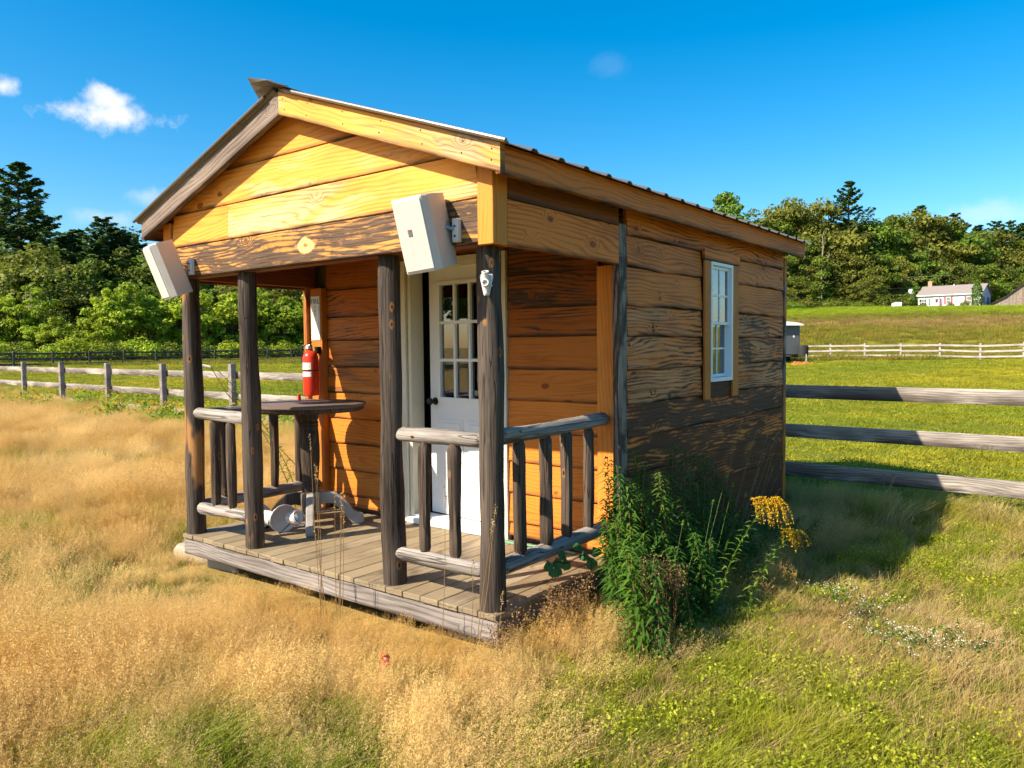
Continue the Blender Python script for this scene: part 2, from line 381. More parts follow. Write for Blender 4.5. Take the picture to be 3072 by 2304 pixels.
M['mirror'] = plain('reflector', (.7, .7, .72), .12, .95)
M['orange'] = plain('orange_plastic', (.80, .16, .08), .6)
M['redplastic'] = plain('red_plastic', (.5, .03, .02), .4)
M['greencord'] = plain('green_cord', (.10, .36, .22), .5)
M['trailer'] = plain('trailer_shade_grey', (.10, .105, .12), .35, .3, var=.05)  # grey darkened so the body colour carries the shade on its face
M['rubber'] = plain('rubber', (.02, .02, .02), .8)
M['siding'] = plain('house_siding', (.74, .74, .77), .5, var=.03)
M['shingle'] = plain('roof_shingle', (.25, .215, .20), .85, var=.25, scale=4)
M['shutter'] = plain('plum_shutter', (.30, .085, .13), .5)
M['brick'] = plain('chimney_brick', (.40, .26, .18), .8, var=.25, scale=8)
M['carpaint'] = plain('car_white', (.7, .71, .74), .25, .1)
M['bark'] = log_mat('tree_bark', (.045, .034, .025), (.13, .105, .082), (.15, .12, .09), .0)
M['birch'] = log_mat('pale_bark', (.18, .15, .12), (.36, .32, .27), (.3, .26, .2), .0)
M['wire'] = plain('wire', (.28, .28, .28), .6)
M['flag'] = plain('flag_cloth', (.36, .10, .20), .8)
M['leaf_a'] = leaf_mat('broad_leaf', (.038, .085, .010), (.160, .265, .024), (.26, .25, .030), objrand=.55)
M['leaf_y'] = leaf_mat('yellow_green_leaf', (.10, .180, .012), (.36, .48, .030), (.44, .46, .035), objrand=.5)
M['leaf_p'] = leaf_mat('pine_needles', (.022, .066, .018), (.105, .195, .048), (.085, .15, .04), trans=.15, objrand=.4)
M['leaf_o'] = leaf_mat('oak_leaf', (.042, .075, .010), (.175, .225, .026), (.25, .215, .035), objrand=.6)
M['leaf_cedar'] = leaf_mat('cedar_leaf', (.040, .09, .008), (.115, .215, .018), trans=.2)
M['leaf_weed'] = leaf_mat('weed_leaf', (.018, .062, .008), (.075, .185, .022), trans=.4)
M['leaf_lit'] = leaf_mat('lit_weed_leaf', (.10, .20, .022), (.24, .38, .05), trans=.45)  # paler weed green with sunlight painted into the leaf colour
M['leaf_sunlit'] = leaf_mat('sunlit_weed_leaf', (.026, .08, .008), (.125, .25, .026), trans=.45)  # weed leaf copy for sunlit plants, sunlight put into the green
M['leaf_grape'] = leaf_mat('vine_leaf', (.045, .15, .05), (.08, .22, .075), trans=.4)
M['gold'] = leaf_mat('goldenrod_bloom', (.48, .27, .008), (.80, .50, .02), trans=.3)
M['drystem'] = leaf_mat('dry_stem', (.28, .18, .075), (.50, .36, .17), trans=.2)
M['brownweed'] = leaf_mat('brown_seed_head', (.16, .085, .035), (.33, .20, .09), trans=.2)
M['grass'] = leaf_mat('grass_blade', (.28, .25, .17), (1.0, 1.0, 1.0), trans=.35, inst=True)  # dark blade bases paint the shade in the gaps between blades
M['white_flower'] = leaf_mat('white_bloom', (.62, .62, .50), (.85, .85, .78), trans=.3)

# ------------------------------------------------------------------ cabin
def h1(seed, t):
    "smooth pseudo noise -1..1"
    return (math.sin(t * 1.7 + seed * 2.1) + .6 * math.sin(t * 3.9 + seed * 5.3) + .35 * math.sin(t * 8.3 + seed * 1.1)) / 1.7
SEED = [0]
def plank(name, parent, o, u, v, L, H, T, mat, color=(.3, .1, .6, 1), nx=2, wav=0.0, lap=0.0, ext=None, ch=.004):
    """board: length along u, height along v, thickness inwards along u x v turned; front face at the origin plane"""
    SEED[0] += 1; sd = SEED[0]
    u = Vector(u).normalized(); v = Vector(v).normalized(); n = v.cross(u)
    ext = ext or (lambda z: (0.0, L))
    vs = []; fs = []; ed = []
    for i in range(nx + 1):
        t = i / nx
        x0, x1 = ext(0); xm = x0 + (x1 - x0) * t
        wz = wav * h1(sd, xm * 2.6) if wav else 0.0
        w2 = wav * .4 * h1(sd + 9, xm * 3.1) if wav else 0.0
        prof = [(T, wz, 1), (-lap + ch, wz, 1), (-lap, wz + ch, 1), (-lap * .85, wz + .028, 0), (0, H - ch + w2, 0), (ch, H + w2, 0), (T, H + w2, 0)]
        for y, z, e in prof:
            a, b_ = ext(z); vs.append((a + (b_ - a) * t, y, z)); ed.append(e)
    k = 7
    for i in range(nx):
        for j in range(k): fs.append((i * k + j, i * k + (j + 1) % k, (i + 1) * k + (j + 1) % k, (i + 1) * k + j))
    fs += [tuple(range(k - 1, -1, -1)), tuple(range(nx * k, nx * k + k))]
    me = bpy.data.meshes.new(name); me.from_pydata(vs, [], fs); me.materials.append(mat)
    at_ = me.attributes.new('edge', 'FLOAT', 'POINT'); at_.data.foreach_set('value', [float(q) for q in ed]); me.update()
    R = Matrix((u, n, v)).transposed()
    return mkobj(name, me, parent, o, R, color)
def log(name, parent, p0, p1, r0, r1, mat, n=12, seg=9, wob=.004, axis='Z', chamfer=.0, color=(.0, 0, 0, 1)):
    p0 = Vector(p0); p1 = Vector(p1); d = p1 - p0; Ln = d.length; SEED[0] += 1; sd = SEED[0]
    rows = [(0, max(.25, 1 - chamfer * 1.0))] if chamfer else [(0, 1)]
    if chamfer: rows += [(.035 / Ln, 1)]
    rows += [(i / seg, 1) for i in range(1, seg)]
    if chamfer: rows += [(1 - .035 / Ln, 1)]
    rows += [(1, rows[0][1])]
    rows.sort()
    vs = []; fs = []
    for t, k in rows:
        r = (r0 + (r1 - r0) * t) * k
        for j in range(n):
            a = 2 * math.pi * j / n
            rr = r + wob * (h1(sd, t * Ln * 3 + j * .0) * .6 + .7 * math.sin(2 * a + sd) * h1(sd + 3, t * Ln * 2.2) + .4 * math.sin(3 * a + sd * 2 + t * 3))
            ox = wob * 1.3 * h1(sd + 5, t * Ln * 1.6); oy = wob * 1.3 * h1(sd + 7, t * Ln * 1.6)
            q = (rr * math.cos(a) + ox, rr * math.sin(a) + oy, t * Ln)
            vs.append(q if axis == 'Z' else (q[2], q[0], q[1]))
    m_ = len(rows)
    for i in range(m_ - 1):
        for j in range(n): fs.append((i * n + j, i * n + (j + 1) % n, (i + 1) * n + (j + 1) % n, (i + 1) * n + j))
    fs += [tuple(range(n - 1, -1, -1)), tuple(range((m_ - 1) * n, m_ * n))]
    mb = MB(); mb.add(vs, fs)
    dn = d.normalized()
    if axis == 'Z':
        q = Vector((0, 0, 1)).rotation_difference(dn)
    else: q = Vector((1, 0, 0)).rotation_difference(dn)
    return mb.build(name, mat, parent, p0, q.to_matrix(), smooth=True, color=color)

X, Y, Z = Vector((1, 0, 0)), Vector((0, 1, 0)), Vector((0, 0, 1))
W, XW, DY, LY = 3.05, .052, 1.279, 4.40
XC = -W / 2; XL = -W - XW
cabin = empty('cabin', (0, 0, 0), 'small rustic pine cabin with a log-railed front porch and metal roof', 'cabin')
def R_(a, b): return random.uniform(a, b)

# deck -------------------------------------------------
deck = MB().box(-3.03, -.08, 1.2, 1.24, -.15, -.034).build('porch_deck', M['greyboard'], cabin, color=(.5, .3, .5, 1))
for jx in (-3.03, -2.0, -1.05, -.12): MB().box(0, .04, .042, 1.198, -.15, -.034).build('joist', M['greyboard'], deck, (jx, 0, 0), color=(.5, .3, .5, 1))
xx = -W; i = 0
while xx < -.02:
    wd = .1385; x1 = min(xx + wd, 0)
    mb = MB(); L_ = 1.28 + R_(0, .008)
    mb.box(0, L_, 0, x1 - xx - .005, -.031, R_(-.0015, .0015), ch=.003)
    Rm = Matrix((Y, -X, Z)).transposed()
    mb.build('plank', M['deck'], deck, (x1, -.012 - R_(0, .006), 0), Rm, color=(R_(.25, .6), R_(.1, .32), R_(.4, .95), 1))
    xx += wd + .0008; i += 1
plank('fascia_board', cabin, (-W, .0, -.156), X, Z, W, .122, .038, M['greyboard'], (.85, .08, .8, 1), nx=6, ch=.004)
plank('fascia_board', cabin, (-.045, .042, -.152), Y, Z, 1.2, .112, .036, M['greyboard'], (.7, .35, .4, 1), nx=3)
plank('fascia_board', cabin, (-W + .045, 1.24, -.152), -Y, Z, 1.2, .112, .036, M['greyboard'], (.7, .35, .4, 1), nx=3)
for (bx, by_) in ((-.25, .2), (-2.8, .25), (-.2, 1.6), (-.2, 4.1), (-2.8, 4.1), (-1.5, .3)):
    g0 = ghs(bx, by_) - .03; MB().box(-.2, .2, -.1, .1, 0, -.157 - g0, ch=.008).build('footing_block', M['concrete'], cabin, (bx, by_, g0))

# posts and railings -----------------------------------
posts = [(-2.985, .072, 1.915, .070, .066), (-2.245, .072, 1.915, .068, .062), (-.834, .072, 1.915, .070, .062), (-.083, .072, 1.902, .069, .066)]
for i, (px_, py_, h_, r0, r1) in enumerate(posts):
    log('post', cabin, (px_, py_, .001), (px_, py_, h_), r0, r1, M['post'], n=14, seg=14, wob=.006, color=((.25, .05, .0, .0)[i], 0, 0, 1))
def railing(parent, a, b, bal, za=.905, zb=.2, r=.043, mat=None):
    a = Vector(a); b = Vector(b)
    rl = empty('railing', (0, 0, 0), parent=parent)
    log('rail', rl, a + Z * za, b + Z * za, r, r * .93, M['raillog'], n=12, wob=.005, axis='X', chamfer=.35)
    log('rail', rl, a + Z * zb, b + Z * (zb + .01), r * 1.03, r, M['raillog'], n=12, wob=.005, axis='X', chamfer=.35)
    for t in bal:
        q = a + (b - a).normalized() * t
        log('baluster', rl, q + Z * (zb + .028), q + Z * (za - .028), .036 + R_(-.003, .004), .037 + R_(-.003, .003), M['baluster'], n=10, seg=6, wob=.004, chamfer=.42)
    return rl
railing(cabin, (-.79, .072, 0), (-.13, .072, 0), (.215, .44), .888, .186)
railing(cabin, (-2.945, .072, 0), (-2.29, .072, 0), (.23, .445), .908, .20)
railing(cabin, (-.082, .125, 0), (-.075, 1.225, 0), (.185, .435, .645, .895), .912, .20, .045)
railing(cabin, (-2.985, .125, 0), (-2.985, 1.225, 0), (.185, .435, .645, .895), .905, .20, .043)

# gable front ------------------------------------------
SL = (2.942 - 2.352) / 1.702; TH = math.atan(SL)
def rooftop(x, z0=2.942): return z0 - SL * abs(x - XC)
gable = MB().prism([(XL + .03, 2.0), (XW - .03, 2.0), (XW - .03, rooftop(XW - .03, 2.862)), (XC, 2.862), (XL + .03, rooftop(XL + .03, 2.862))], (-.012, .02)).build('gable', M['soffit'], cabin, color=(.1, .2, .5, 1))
def gext(zbase):
    def f(z):
        lim = (2.866 - (zbase + z)) / SL
        return (max(XL + .102, XC - lim), min(XW - .102, XC + lim))
    return f
gseams = [1.915, 2.1370, 2.3705, 2.604]
gh_cols = [(.42, .62, .6, 1), (.46, .16, 1.0, 1), (.48, .16, 1.0, 1), (.34, .12, .85, 1)]
for i, z0 in enumerate(gseams):
    z1 = gseams[i + 1] if i < 3 else 2.862
    hh = z1 - z0 - .002
    pieces = [gext(z0)]
    if i == 1:
        pieces = [lambda z, f=gext(z0): (f(z)[0], -2.27 - .002), lambda z, f=gext(z0): (-2.27, f(z)[1])]
    for j, f in enumerate(pieces):
        c = gh_cols[i] if j == 0 or i != 1 else (.52, .12, 1.0, 1)
        if i == 1 and j == 0: c = (.05, .02, .95, 1)
        plank('plank', gable, (0, -.045, z0), X, Z, 1, hh, .03, M['beam'] if i == 0 else M['pine'], c, nx=10, wav=.002, lap=.006, ext=f)
# corner trims of the gable
for x0, xo in ((XW - .101, XW - .101), (XL, XL)):
    zt = rooftop(x0 + .05, 2.85)
    tb = MB(); tb.box(0, .1, 0, .03, 0, zt - 1.898, ch=.003); tb.build('corner_trim', M['trim'], cabin, (x0, -.062, 1.898), color=(.0, .02, 1, 1))
    tb = MB(); tb.box(0, .03, 0, .085, 0, zt - 1.9 - .02, ch=.003); tb.build('corner_trim', M['trim'], cabin, (XW - .028 if x0 > -1 else XL - .002, -.0315, 1.9), color=(.1, .05, .9, 1))
# header beams behind the boards
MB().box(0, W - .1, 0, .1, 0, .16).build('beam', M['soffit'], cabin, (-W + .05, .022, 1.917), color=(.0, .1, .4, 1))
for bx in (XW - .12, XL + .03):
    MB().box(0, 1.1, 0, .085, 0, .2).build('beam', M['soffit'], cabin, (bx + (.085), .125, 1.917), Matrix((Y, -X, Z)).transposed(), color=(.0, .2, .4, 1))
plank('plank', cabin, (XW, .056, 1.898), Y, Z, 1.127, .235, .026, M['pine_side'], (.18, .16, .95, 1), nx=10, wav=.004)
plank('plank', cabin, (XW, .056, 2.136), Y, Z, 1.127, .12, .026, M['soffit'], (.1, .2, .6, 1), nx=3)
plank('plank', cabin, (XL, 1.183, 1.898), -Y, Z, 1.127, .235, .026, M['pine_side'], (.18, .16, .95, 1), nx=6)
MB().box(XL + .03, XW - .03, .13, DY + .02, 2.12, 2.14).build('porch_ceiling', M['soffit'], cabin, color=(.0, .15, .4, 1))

# front wall -------------------------------------------
def panel(name, parent, rects, y0, y1, mat, axis='y', color=None):
    mb = MB()
    for a0, a1, z0, z1 in rects:
        if axis == 'y': mb.box(a0, a1, y0, y1, z0, z1)
        else: mb.box(y0, y1, a0, a1, z0, z1)
    return mb.build(name, mat, parent, color=color)
fw_ = panel('front_wall', cabin, [(XL + .04, -1.93, .0, 2.22), (-.90, XW - .04, .0, 2.22), (-1.928, -.902, 2.05, 2.22)], DY + .032, DY + .06, M['dark_inside'])
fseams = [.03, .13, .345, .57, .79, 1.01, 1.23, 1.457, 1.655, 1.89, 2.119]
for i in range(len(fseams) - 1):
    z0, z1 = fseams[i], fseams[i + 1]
    stain_shade = (.5, .1, .3, .26, .15, .22, .18, .42, .40, .30)[i]; we = (.1, .1, .25, .1, .2, .45, .5, .35, .1, .1)[i]  # darker upper rows on both sides: staining plus painted porch shade
    plank('plank', fw_, (-2.898, DY + .004, z0), X, Z, .915, z1 - z0 - .003, .026, M['pine_front'], (we, stain_shade, (1, 1, 1, 1, .95, .9, .8, .7, .5, .35)[i], 1), nx=8, wav=.006, lap=.012)
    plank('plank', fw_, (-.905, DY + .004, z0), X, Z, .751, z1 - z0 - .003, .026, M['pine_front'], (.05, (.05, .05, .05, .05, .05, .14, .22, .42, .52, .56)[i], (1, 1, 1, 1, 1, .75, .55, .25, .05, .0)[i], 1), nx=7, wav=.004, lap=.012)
plank('plank', fw_, (-1.98, DY + .004, 2.072), X, Z, 1.07, .045, .026, M['pine_front'], (.1, .3, .6, 1))
# corner trims beside the front wall
MB().box(0, .148, 0, .03, 0, 1.9, ch=.003).build('corner_trim', M['trim'], cabin, (-.152, DY - .03, .002), color=(.06, .05, 1, 1))
MB().box(0, .05, 0, .1, 0, 2.17, ch=.004).build('corner_trim', M['trim'], cabin, (.002, DY - .094, -.02), color=(.75, .62, .3, 1))
MB().box(0, .15, 0, .06, 0, 1.91, ch=.003).build('corner_trim', M['trim'], cabin, (-3.05, DY - .058, .002), color=(.05, .18, .5, 1))
MB().box(0, .042, 0, .11, 0, 2.17, ch=.004).build('corner_trim', M['trim'], cabin, (XL - .002, DY - .094, -.02), color=(.4, .5, .4, 1))

# door -------------------------------------------------
df = MB()
df.box(-1.98, -1.917, DY - .022, DY + .03, .0, 2.068).box(-1.91, -1.878, DY + .0, DY + .14, .02, 2.03).box(-1.915, -.985, DY - .02, DY + .028, 2.034, 2.066).box(-.983, -.91, DY - .022, DY + .03, .0, 2.068)
df.box(-1.876, -1.02, DY + .01, DY + .14, 2.002, 2.032).box(-1.018, -.986, DY + .002, DY + .14, .02, 2.03)
df.build('door_frame', M['cream'], cabin)
MB().box(-1.90, -.99, DY - .055, DY + .13, .002, .045, ch=.004).box(-1.88, -1.0, DY + .0, DY + .12, .046, .062).build('door_sill', M['white'], cabin)
DW = .80; dr = MB(); wx0, wx1, wz0, wz1 = .13, .635, .925, 1.80     # slab local: x from hinge side mirrored below
dr.box(0, DW, 0, .042, 0, wz0).box(0, wx0, 0, .042, wz0, 1.93).box(wx1, DW, 0, .042, wz0, 1.93).box(wx0, wx1, 0, .042, wz1, 1.93)
dr.box(wx0 - .028, wx1 + .028, -.012, 0.0, wz0 - .03, wz0).box(wx0 - .028, wx1 + .028, -.012, 0.0, wz1, wz1 + .03).box(wx0 - .028, wx0, -.012, 0, wz0, wz1).box(wx1, wx1 + .028, -.012, 0, wz0, wz1)
door = dr.build('door', M['white'], cabin, (-1.80, DY + .135, .072), (0, 0, math.radians(-6.0)))
cw = (wx1 - wx0) / 3; rh = (wz1 - wz0) / 3
mu = MB()
for k in (1, 2): mu.box(wx0 + cw * k - .011, wx0 + cw * k + .011, -.008, .03, wz0, wz1)
for k in (1, 2):
    for j in range(3): mu.box(wx0 + cw * j + (.011 if j else 0), wx0 + cw * (j + 1) - (.011 if j < 2 else 0), -.008, .03, wz0 + rh * k - .011, wz0 + rh * k + .011)
mu.build('muntin', M['white'], door)
for k in range(3):
    for j in range(3): MB().box(.012, cw - .012, 0, .004, .012, rh - .012).build('pane', M['glass'], door, (wx0 + cw * j, .012, wz0 + rh * k))
for x0 in (.11, .43):
    pm = MB(); pm.box(x0, x0 + .27, -.006, 0, .15, .75); pm.box(x0 + .025, x0 + .245, -.012, -.0062, .175, .725, ch=.003); pm.build('panel', M['white'], door)
kn = MB(); kn.lathe([(.03, 0), (.03, .008), (.012, .012), (.012, .04), (.026, .048), (.031, .06), (.026, .072), (.01, .077)], 16); kn.build('knob', M['black'], door, (.062, -.001, .89), (math.pi / 2, 0, 0), smooth=True)
MB().box(-.10, .03, .008, .03, .875, .905, ch=.002).build('latch', M['black'], door)

# side wall --------------------------------------------
wy0, wy1, wz0, wz1 = 2.556, 2.996, 1.100, 2.024
sw = panel('side_wall', cabin, [(DY + .01, wy0 - .03, -.12, 2.2), (wy1 + .03, LY - .03, -.12, 2.2), (wy0 - .028, wy1 + .028, -.12, wz0 - .03), (wy0 - .028, wy1 + .028, wz1 + .03, 2.3)], XW - .06, XW - .032, M['dark_inside'], 'x')
sseams = [-.14, .08, .30, .545, .79, 1.005, 1.228, 1.448, 1.645, 1.892, 2.09, 2.318]
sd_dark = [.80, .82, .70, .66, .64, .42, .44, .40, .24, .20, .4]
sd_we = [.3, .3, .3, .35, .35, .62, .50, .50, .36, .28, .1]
for i in range(len(sseams) - 1):
    z0, z1 = sseams[i], sseams[i + 1]
    segs = [(1.29, 2.44), (3.128, 4.30)] if z0 > .9 and z0 < 2.05 else [(1.29, 4.30)]
    for j, (y0, y1) in enumerate(segs):
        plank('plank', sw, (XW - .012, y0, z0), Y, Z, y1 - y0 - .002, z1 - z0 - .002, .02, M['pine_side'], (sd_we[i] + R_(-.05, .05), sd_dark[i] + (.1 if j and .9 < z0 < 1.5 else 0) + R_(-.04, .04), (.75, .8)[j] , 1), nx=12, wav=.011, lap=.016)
MB().box(0, .05, 0, .06, 0, 2.30, ch=.004).build('corner_trim', M['trim'], cabin, (.002, LY - .062, -.1), color=(.5, .45, .5, 1))
MB().box(0, .036, 0, .055, 0, 2.30, ch=.004).build('corner_trim', M['trim'], cabin, (.006, LY - .12, -.1), color=(.3, .6, .4, 1))
# window trim and window
tr_ = MB(); tr_.box(0, .018, 0, .105, 0, 1.06, ch=.003)
tr_.build('window_trim', M['trim'], cabin, (XW + .004, 2.447, .967), color=(.0, .15, .6, 1))
MB().box(0, .018, 0, .12, 0, 1.06, ch=.003).build('window_trim', M['trim'], cabin, (XW + .004, 3.0, .967), color=(.05, .12, .6, 1))
plank('window_trim', cabin, (XW + .026, 2.43, 2.03), Y, Z, .705, .085, .024, M['pine_side'], (.1, .1, .85, 1))
plank('plank', sw, (XW + .004, 2.557, .972), Y, Z, .438, .12, .02, M['pine_side'], (.2, 1.0, .2, 1), nx=4)
wf = MB()
fy0, fy1 = wy0 + .002, wy1 - .002
wf.box(-.05, .024, fy0, fy0 + .026, wz0, wz1).box(-.05, .024, fy1 - .03, fy1, wz0, wz1).box(-.05, .024, fy0 + .026, fy1 - .03, wz1 - .024, wz1).box(-.05, .028, fy0 + .026, fy1 - .03, wz0, wz0 + .03)
win = wf.build('window', M['vinyl'], cabin, (XW, 0, 0))
zm = 1.562
for k, (za, zb_, xo) in enumerate(((zm - .018, wz1 - .026, .0), (wz0 + .032, zm + .02, -.022))):
    ya, yb = fy0 + .028, fy1 - .032
    s_ = MB(); t_ = .024
    s_.box(xo - .016, xo + .004, ya, ya + t_, za, zb_).box(xo - .016, xo + .004, yb - t_, yb, za, zb_).box(xo - .016, xo + .004, ya + t_, yb - t_, zb_ - t_, zb_).box(xo - .016, xo + .004, ya + t_, yb - t_, za, za + t_)
    ym = (ya + yb) / 2; zz = (za + zb_) / 2
    s_.box(xo - .012, xo + .001, ym - .007, ym + .007, za + t_, zb_ - t_).box(xo - .012, xo + .001, ya + t_, ym - .007, zz - .007, zz + .007).box(xo - .012, xo + .001, ym + .007, yb - t_, zz - .007, zz + .007)
    sash = s_.build('sash', M['vinyl'], win)
    for (p0, p1) in ((ya + t_, ym - .007), (ym + .007, yb - t_)):
        for (q0, q1) in ((za + t_, zz - .007), (zz + .007, zb_ - t_)):
            MB().box(xo - .008, xo - .005, p0, p1, q0, q1).build('pane', M['glass'], win)
# far walls, floor -------------------------------------
lw_ = panel('side_wall', cabin, [(DY + .01, LY - .03, -.12, 2.2)], XL + .03, XL + .055, M['dark_inside'], 'x')
bw_ = panel('back_wall', cabin, [(XL + .06, XW - .062, -.12, 2.199)], LY - .09, LY - .062, M['dark_inside'])
for i in range(len(sseams) - 1):
    z0, z1 = sseams[i], sseams[i + 1]
    plank('plank', lw_, (XL + .012, 4.34, z0), -Y, Z, 3.05, z1 - z0 - .002, .016, M['pine_side'], (.4, .3, .8, 1), nx=4, lap=.012)
    plank('plank', bw_, (XW - .06, LY - .045, z0), -X, Z, 2.98, z1 - z0 - .002, .016, M['pine_side'], (.4, .3, .8, 1), nx=4, lap=.012)
MB().box(XL + .06, XW - .062, DY + .062, LY - .1, -.1, .02).build('floor', M['dark_inside'], cabin)
MB().prism([(XL + .06, 2.2), (XW - .06, 2.2), (XW - .06, rooftop(XW, 2.85)), (XC, 2.85), (XL + .06, rooftop(XL, 2.85))], (LY - .088, LY - .06)).build('gable', M['pine_side'], cabin)

# roof -------------------------------------------------
YF, YB = -.16, 4.533; EX = .177; half = EX - XC
def slope_poly(sgn, z0, z1, x_end, x_in=0.0):
    a = [(XC + sgn * x_in, z1), (XC + sgn * x_in, z0), (XC + sgn * x_end, z0 - SL * (x_end - x_in)), (XC + sgn * x_end, z1 - SL * (x_end - x_in))]
    return a if sgn > 0 else a[::-1]
rd = MB(); rd.prism(slope_poly(1, 2.872, 2.938, half - .03), (YF + .042, YB - .03)); rd.prism(slope_poly(-1, 2.872, 2.938, half - .03, .0005), (YF + .042, YB - .03))
roof = rd.build('roof', M['soffit'], cabin, color=(.1, .15, .7, 1))
Lr = half / math.cos(TH); tn = math.tan(TH); Hr = .142 * math.cos(TH)
uR = Vector((math.cos(TH), 0, -math.sin(TH))); vR = Vector((math.sin(TH), 0, math.cos(TH)))
plank('rake_board', roof, (XC + .001, YF, 2.80), uR, vR, Lr, Hr, .038, M['rake'], (.50, .13, 1.0, 1), nx=8, ext=lambda z: (-tn * z, Lr - tn * z))
for t_ in (.03, .16, .34, .52, .70, .86, .97):
    for zo in (.04, .10):
        q_ = Vector((XC, YF - .0005, 2.80)) + uR * (Lr * t_ - tn * zo + R_(-.01, .01)) + vR * (zo + R_(-.006, .006)); MB().lathe([(.0045, 0), (.004, .0015)], 8).build('nail', M['black'], roof, q_, (math.pi / 2, 0, 0))
uL = Vector((math.cos(TH), 0, math.sin(TH))); vL = Vector((-math.sin(TH), 0, math.cos(TH)))
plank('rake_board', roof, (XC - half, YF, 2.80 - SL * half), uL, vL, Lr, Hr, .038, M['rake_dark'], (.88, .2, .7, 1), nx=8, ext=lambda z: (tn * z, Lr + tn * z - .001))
plank('rake_board', roof, (XC + half, YB, 2.80 - SL * half), -uR, vR, Lr, Hr, .038, M['rake'], (.7, .1, 1, 1), ext=lambda z: (tn * z, Lr + tn * z))
plank('rake_board', roof, (XC, YB, 2.80), -uL, vL, Lr, Hr, .038, M['rake'], (.7, .1, 1, 1), ext=lambda z: (-tn * z, Lr - tn * z))
plank('eave_board', roof, (EX, YF + .002, 2.208), Y, Z, YB - YF - .004, .140, .028, M['pine_side'], (.22, .20, .75, 1), nx=14, wav=.003)
plank('eave_board', roof, (XC - half, YB - .002, 2.208), -Y, Z, YB - YF - .004, .140, .028, M['pine_side'], (.6, .3, .7, 1), nx=4)
# corrugated sheets
nsheet = 5; y_a, y_b = YF - .03, YB + .04; sw_ = (y_b - y_a) / nsheet; rb = sw_ / 4
for sgn in (1, -1):
    for k in range(nsheet):
        prof = []
        for r in range(4):
            yb0 = r * rb
            prof += [(yb0, .016), (yb0 + .016, .016), (yb0 + .034, .0), (yb0 + rb - .034, .0), (yb0 + rb - .016, .016)]
        prof += [(sw_ - .001, .016)]
        s0, s1 = .02, half + .055
        vs = []; n_ = len(prof)
        for dz in (0, -.0035):
            for sx in (s0, s1):
                for (yy, hh) in prof: vs.append((XC + sgn * sx, y_a + k * sw_ + yy, 2.945 - SL * sx + hh + dz))
        fs = []
        for j in range(n_ - 1):
            f1 = (j, j + 1, n_ + j + 1, n_ + j); f2 = (2 * n_ + j + 1, 2 * n_ + j, 3 * n_ + j, 3 * n_ + j + 1); f3 = (n_ + j, n_ + j + 1, 3 * n_ + j + 1, 3 * n_ + j)
            fs += [f1, f2, f3] if sgn < 0 else [f1[::-1], f2[::-1], f3[::-1]]
        MB().add(vs, fs).build('metal_sheet', M['metal_roof'], roof)
# rake edge flashing along the front right edge, ridge cap with its loose curled end
MB().tube([(XC + .1, YF - .028, 2.955 - SL * .1), (XC + half + .058, YF - .028, 2.955 - SL * (half + .058))], .011, 8).build('edge_flashing', M['metal_roof'], roof)
MB().tube([(XC - .1, YF - .028, 2.955 - SL * .1), (XC - half - .058, YF - .028, 2.955 - SL * (half + .058))], .011, 8).build('edge_flashing', M['metal_roof'], roof)
cp = MB(); vs = []; ny = 8
for i in range(ny):
    yy = [YF - .10, YF - .08, YF - .05, YF - .02, .1, .5, 2.2, y_b][i]; lift = max(0, (YF - .02) - yy) * .55
    for s in (-.16, -.08, -.012, .012, .08, .16):
        zz = 2.975 - SL * abs(s) + (lift * (.35 + 2.2 * max(0, -s) / .16) if s < .05 else lift * .15) * (1 if yy < YF - .01 else 0)
        vs.append((XC + s, yy + (.06 * (s + .16) / .32 if i == 0 else 0), zz))
fs = [(i * 6 + j, i * 6 + j + 1, (i + 1) * 6 + j + 1, (i + 1) * 6 + j) for i in range(ny - 1) for j in range(5)]
o_ = cp.add(vs, fs).build('ridge_cap', M['metal_roof'], roof); sm = o_.modifiers.new('thick', 'SOLIDIFY'); sm.thickness = .004

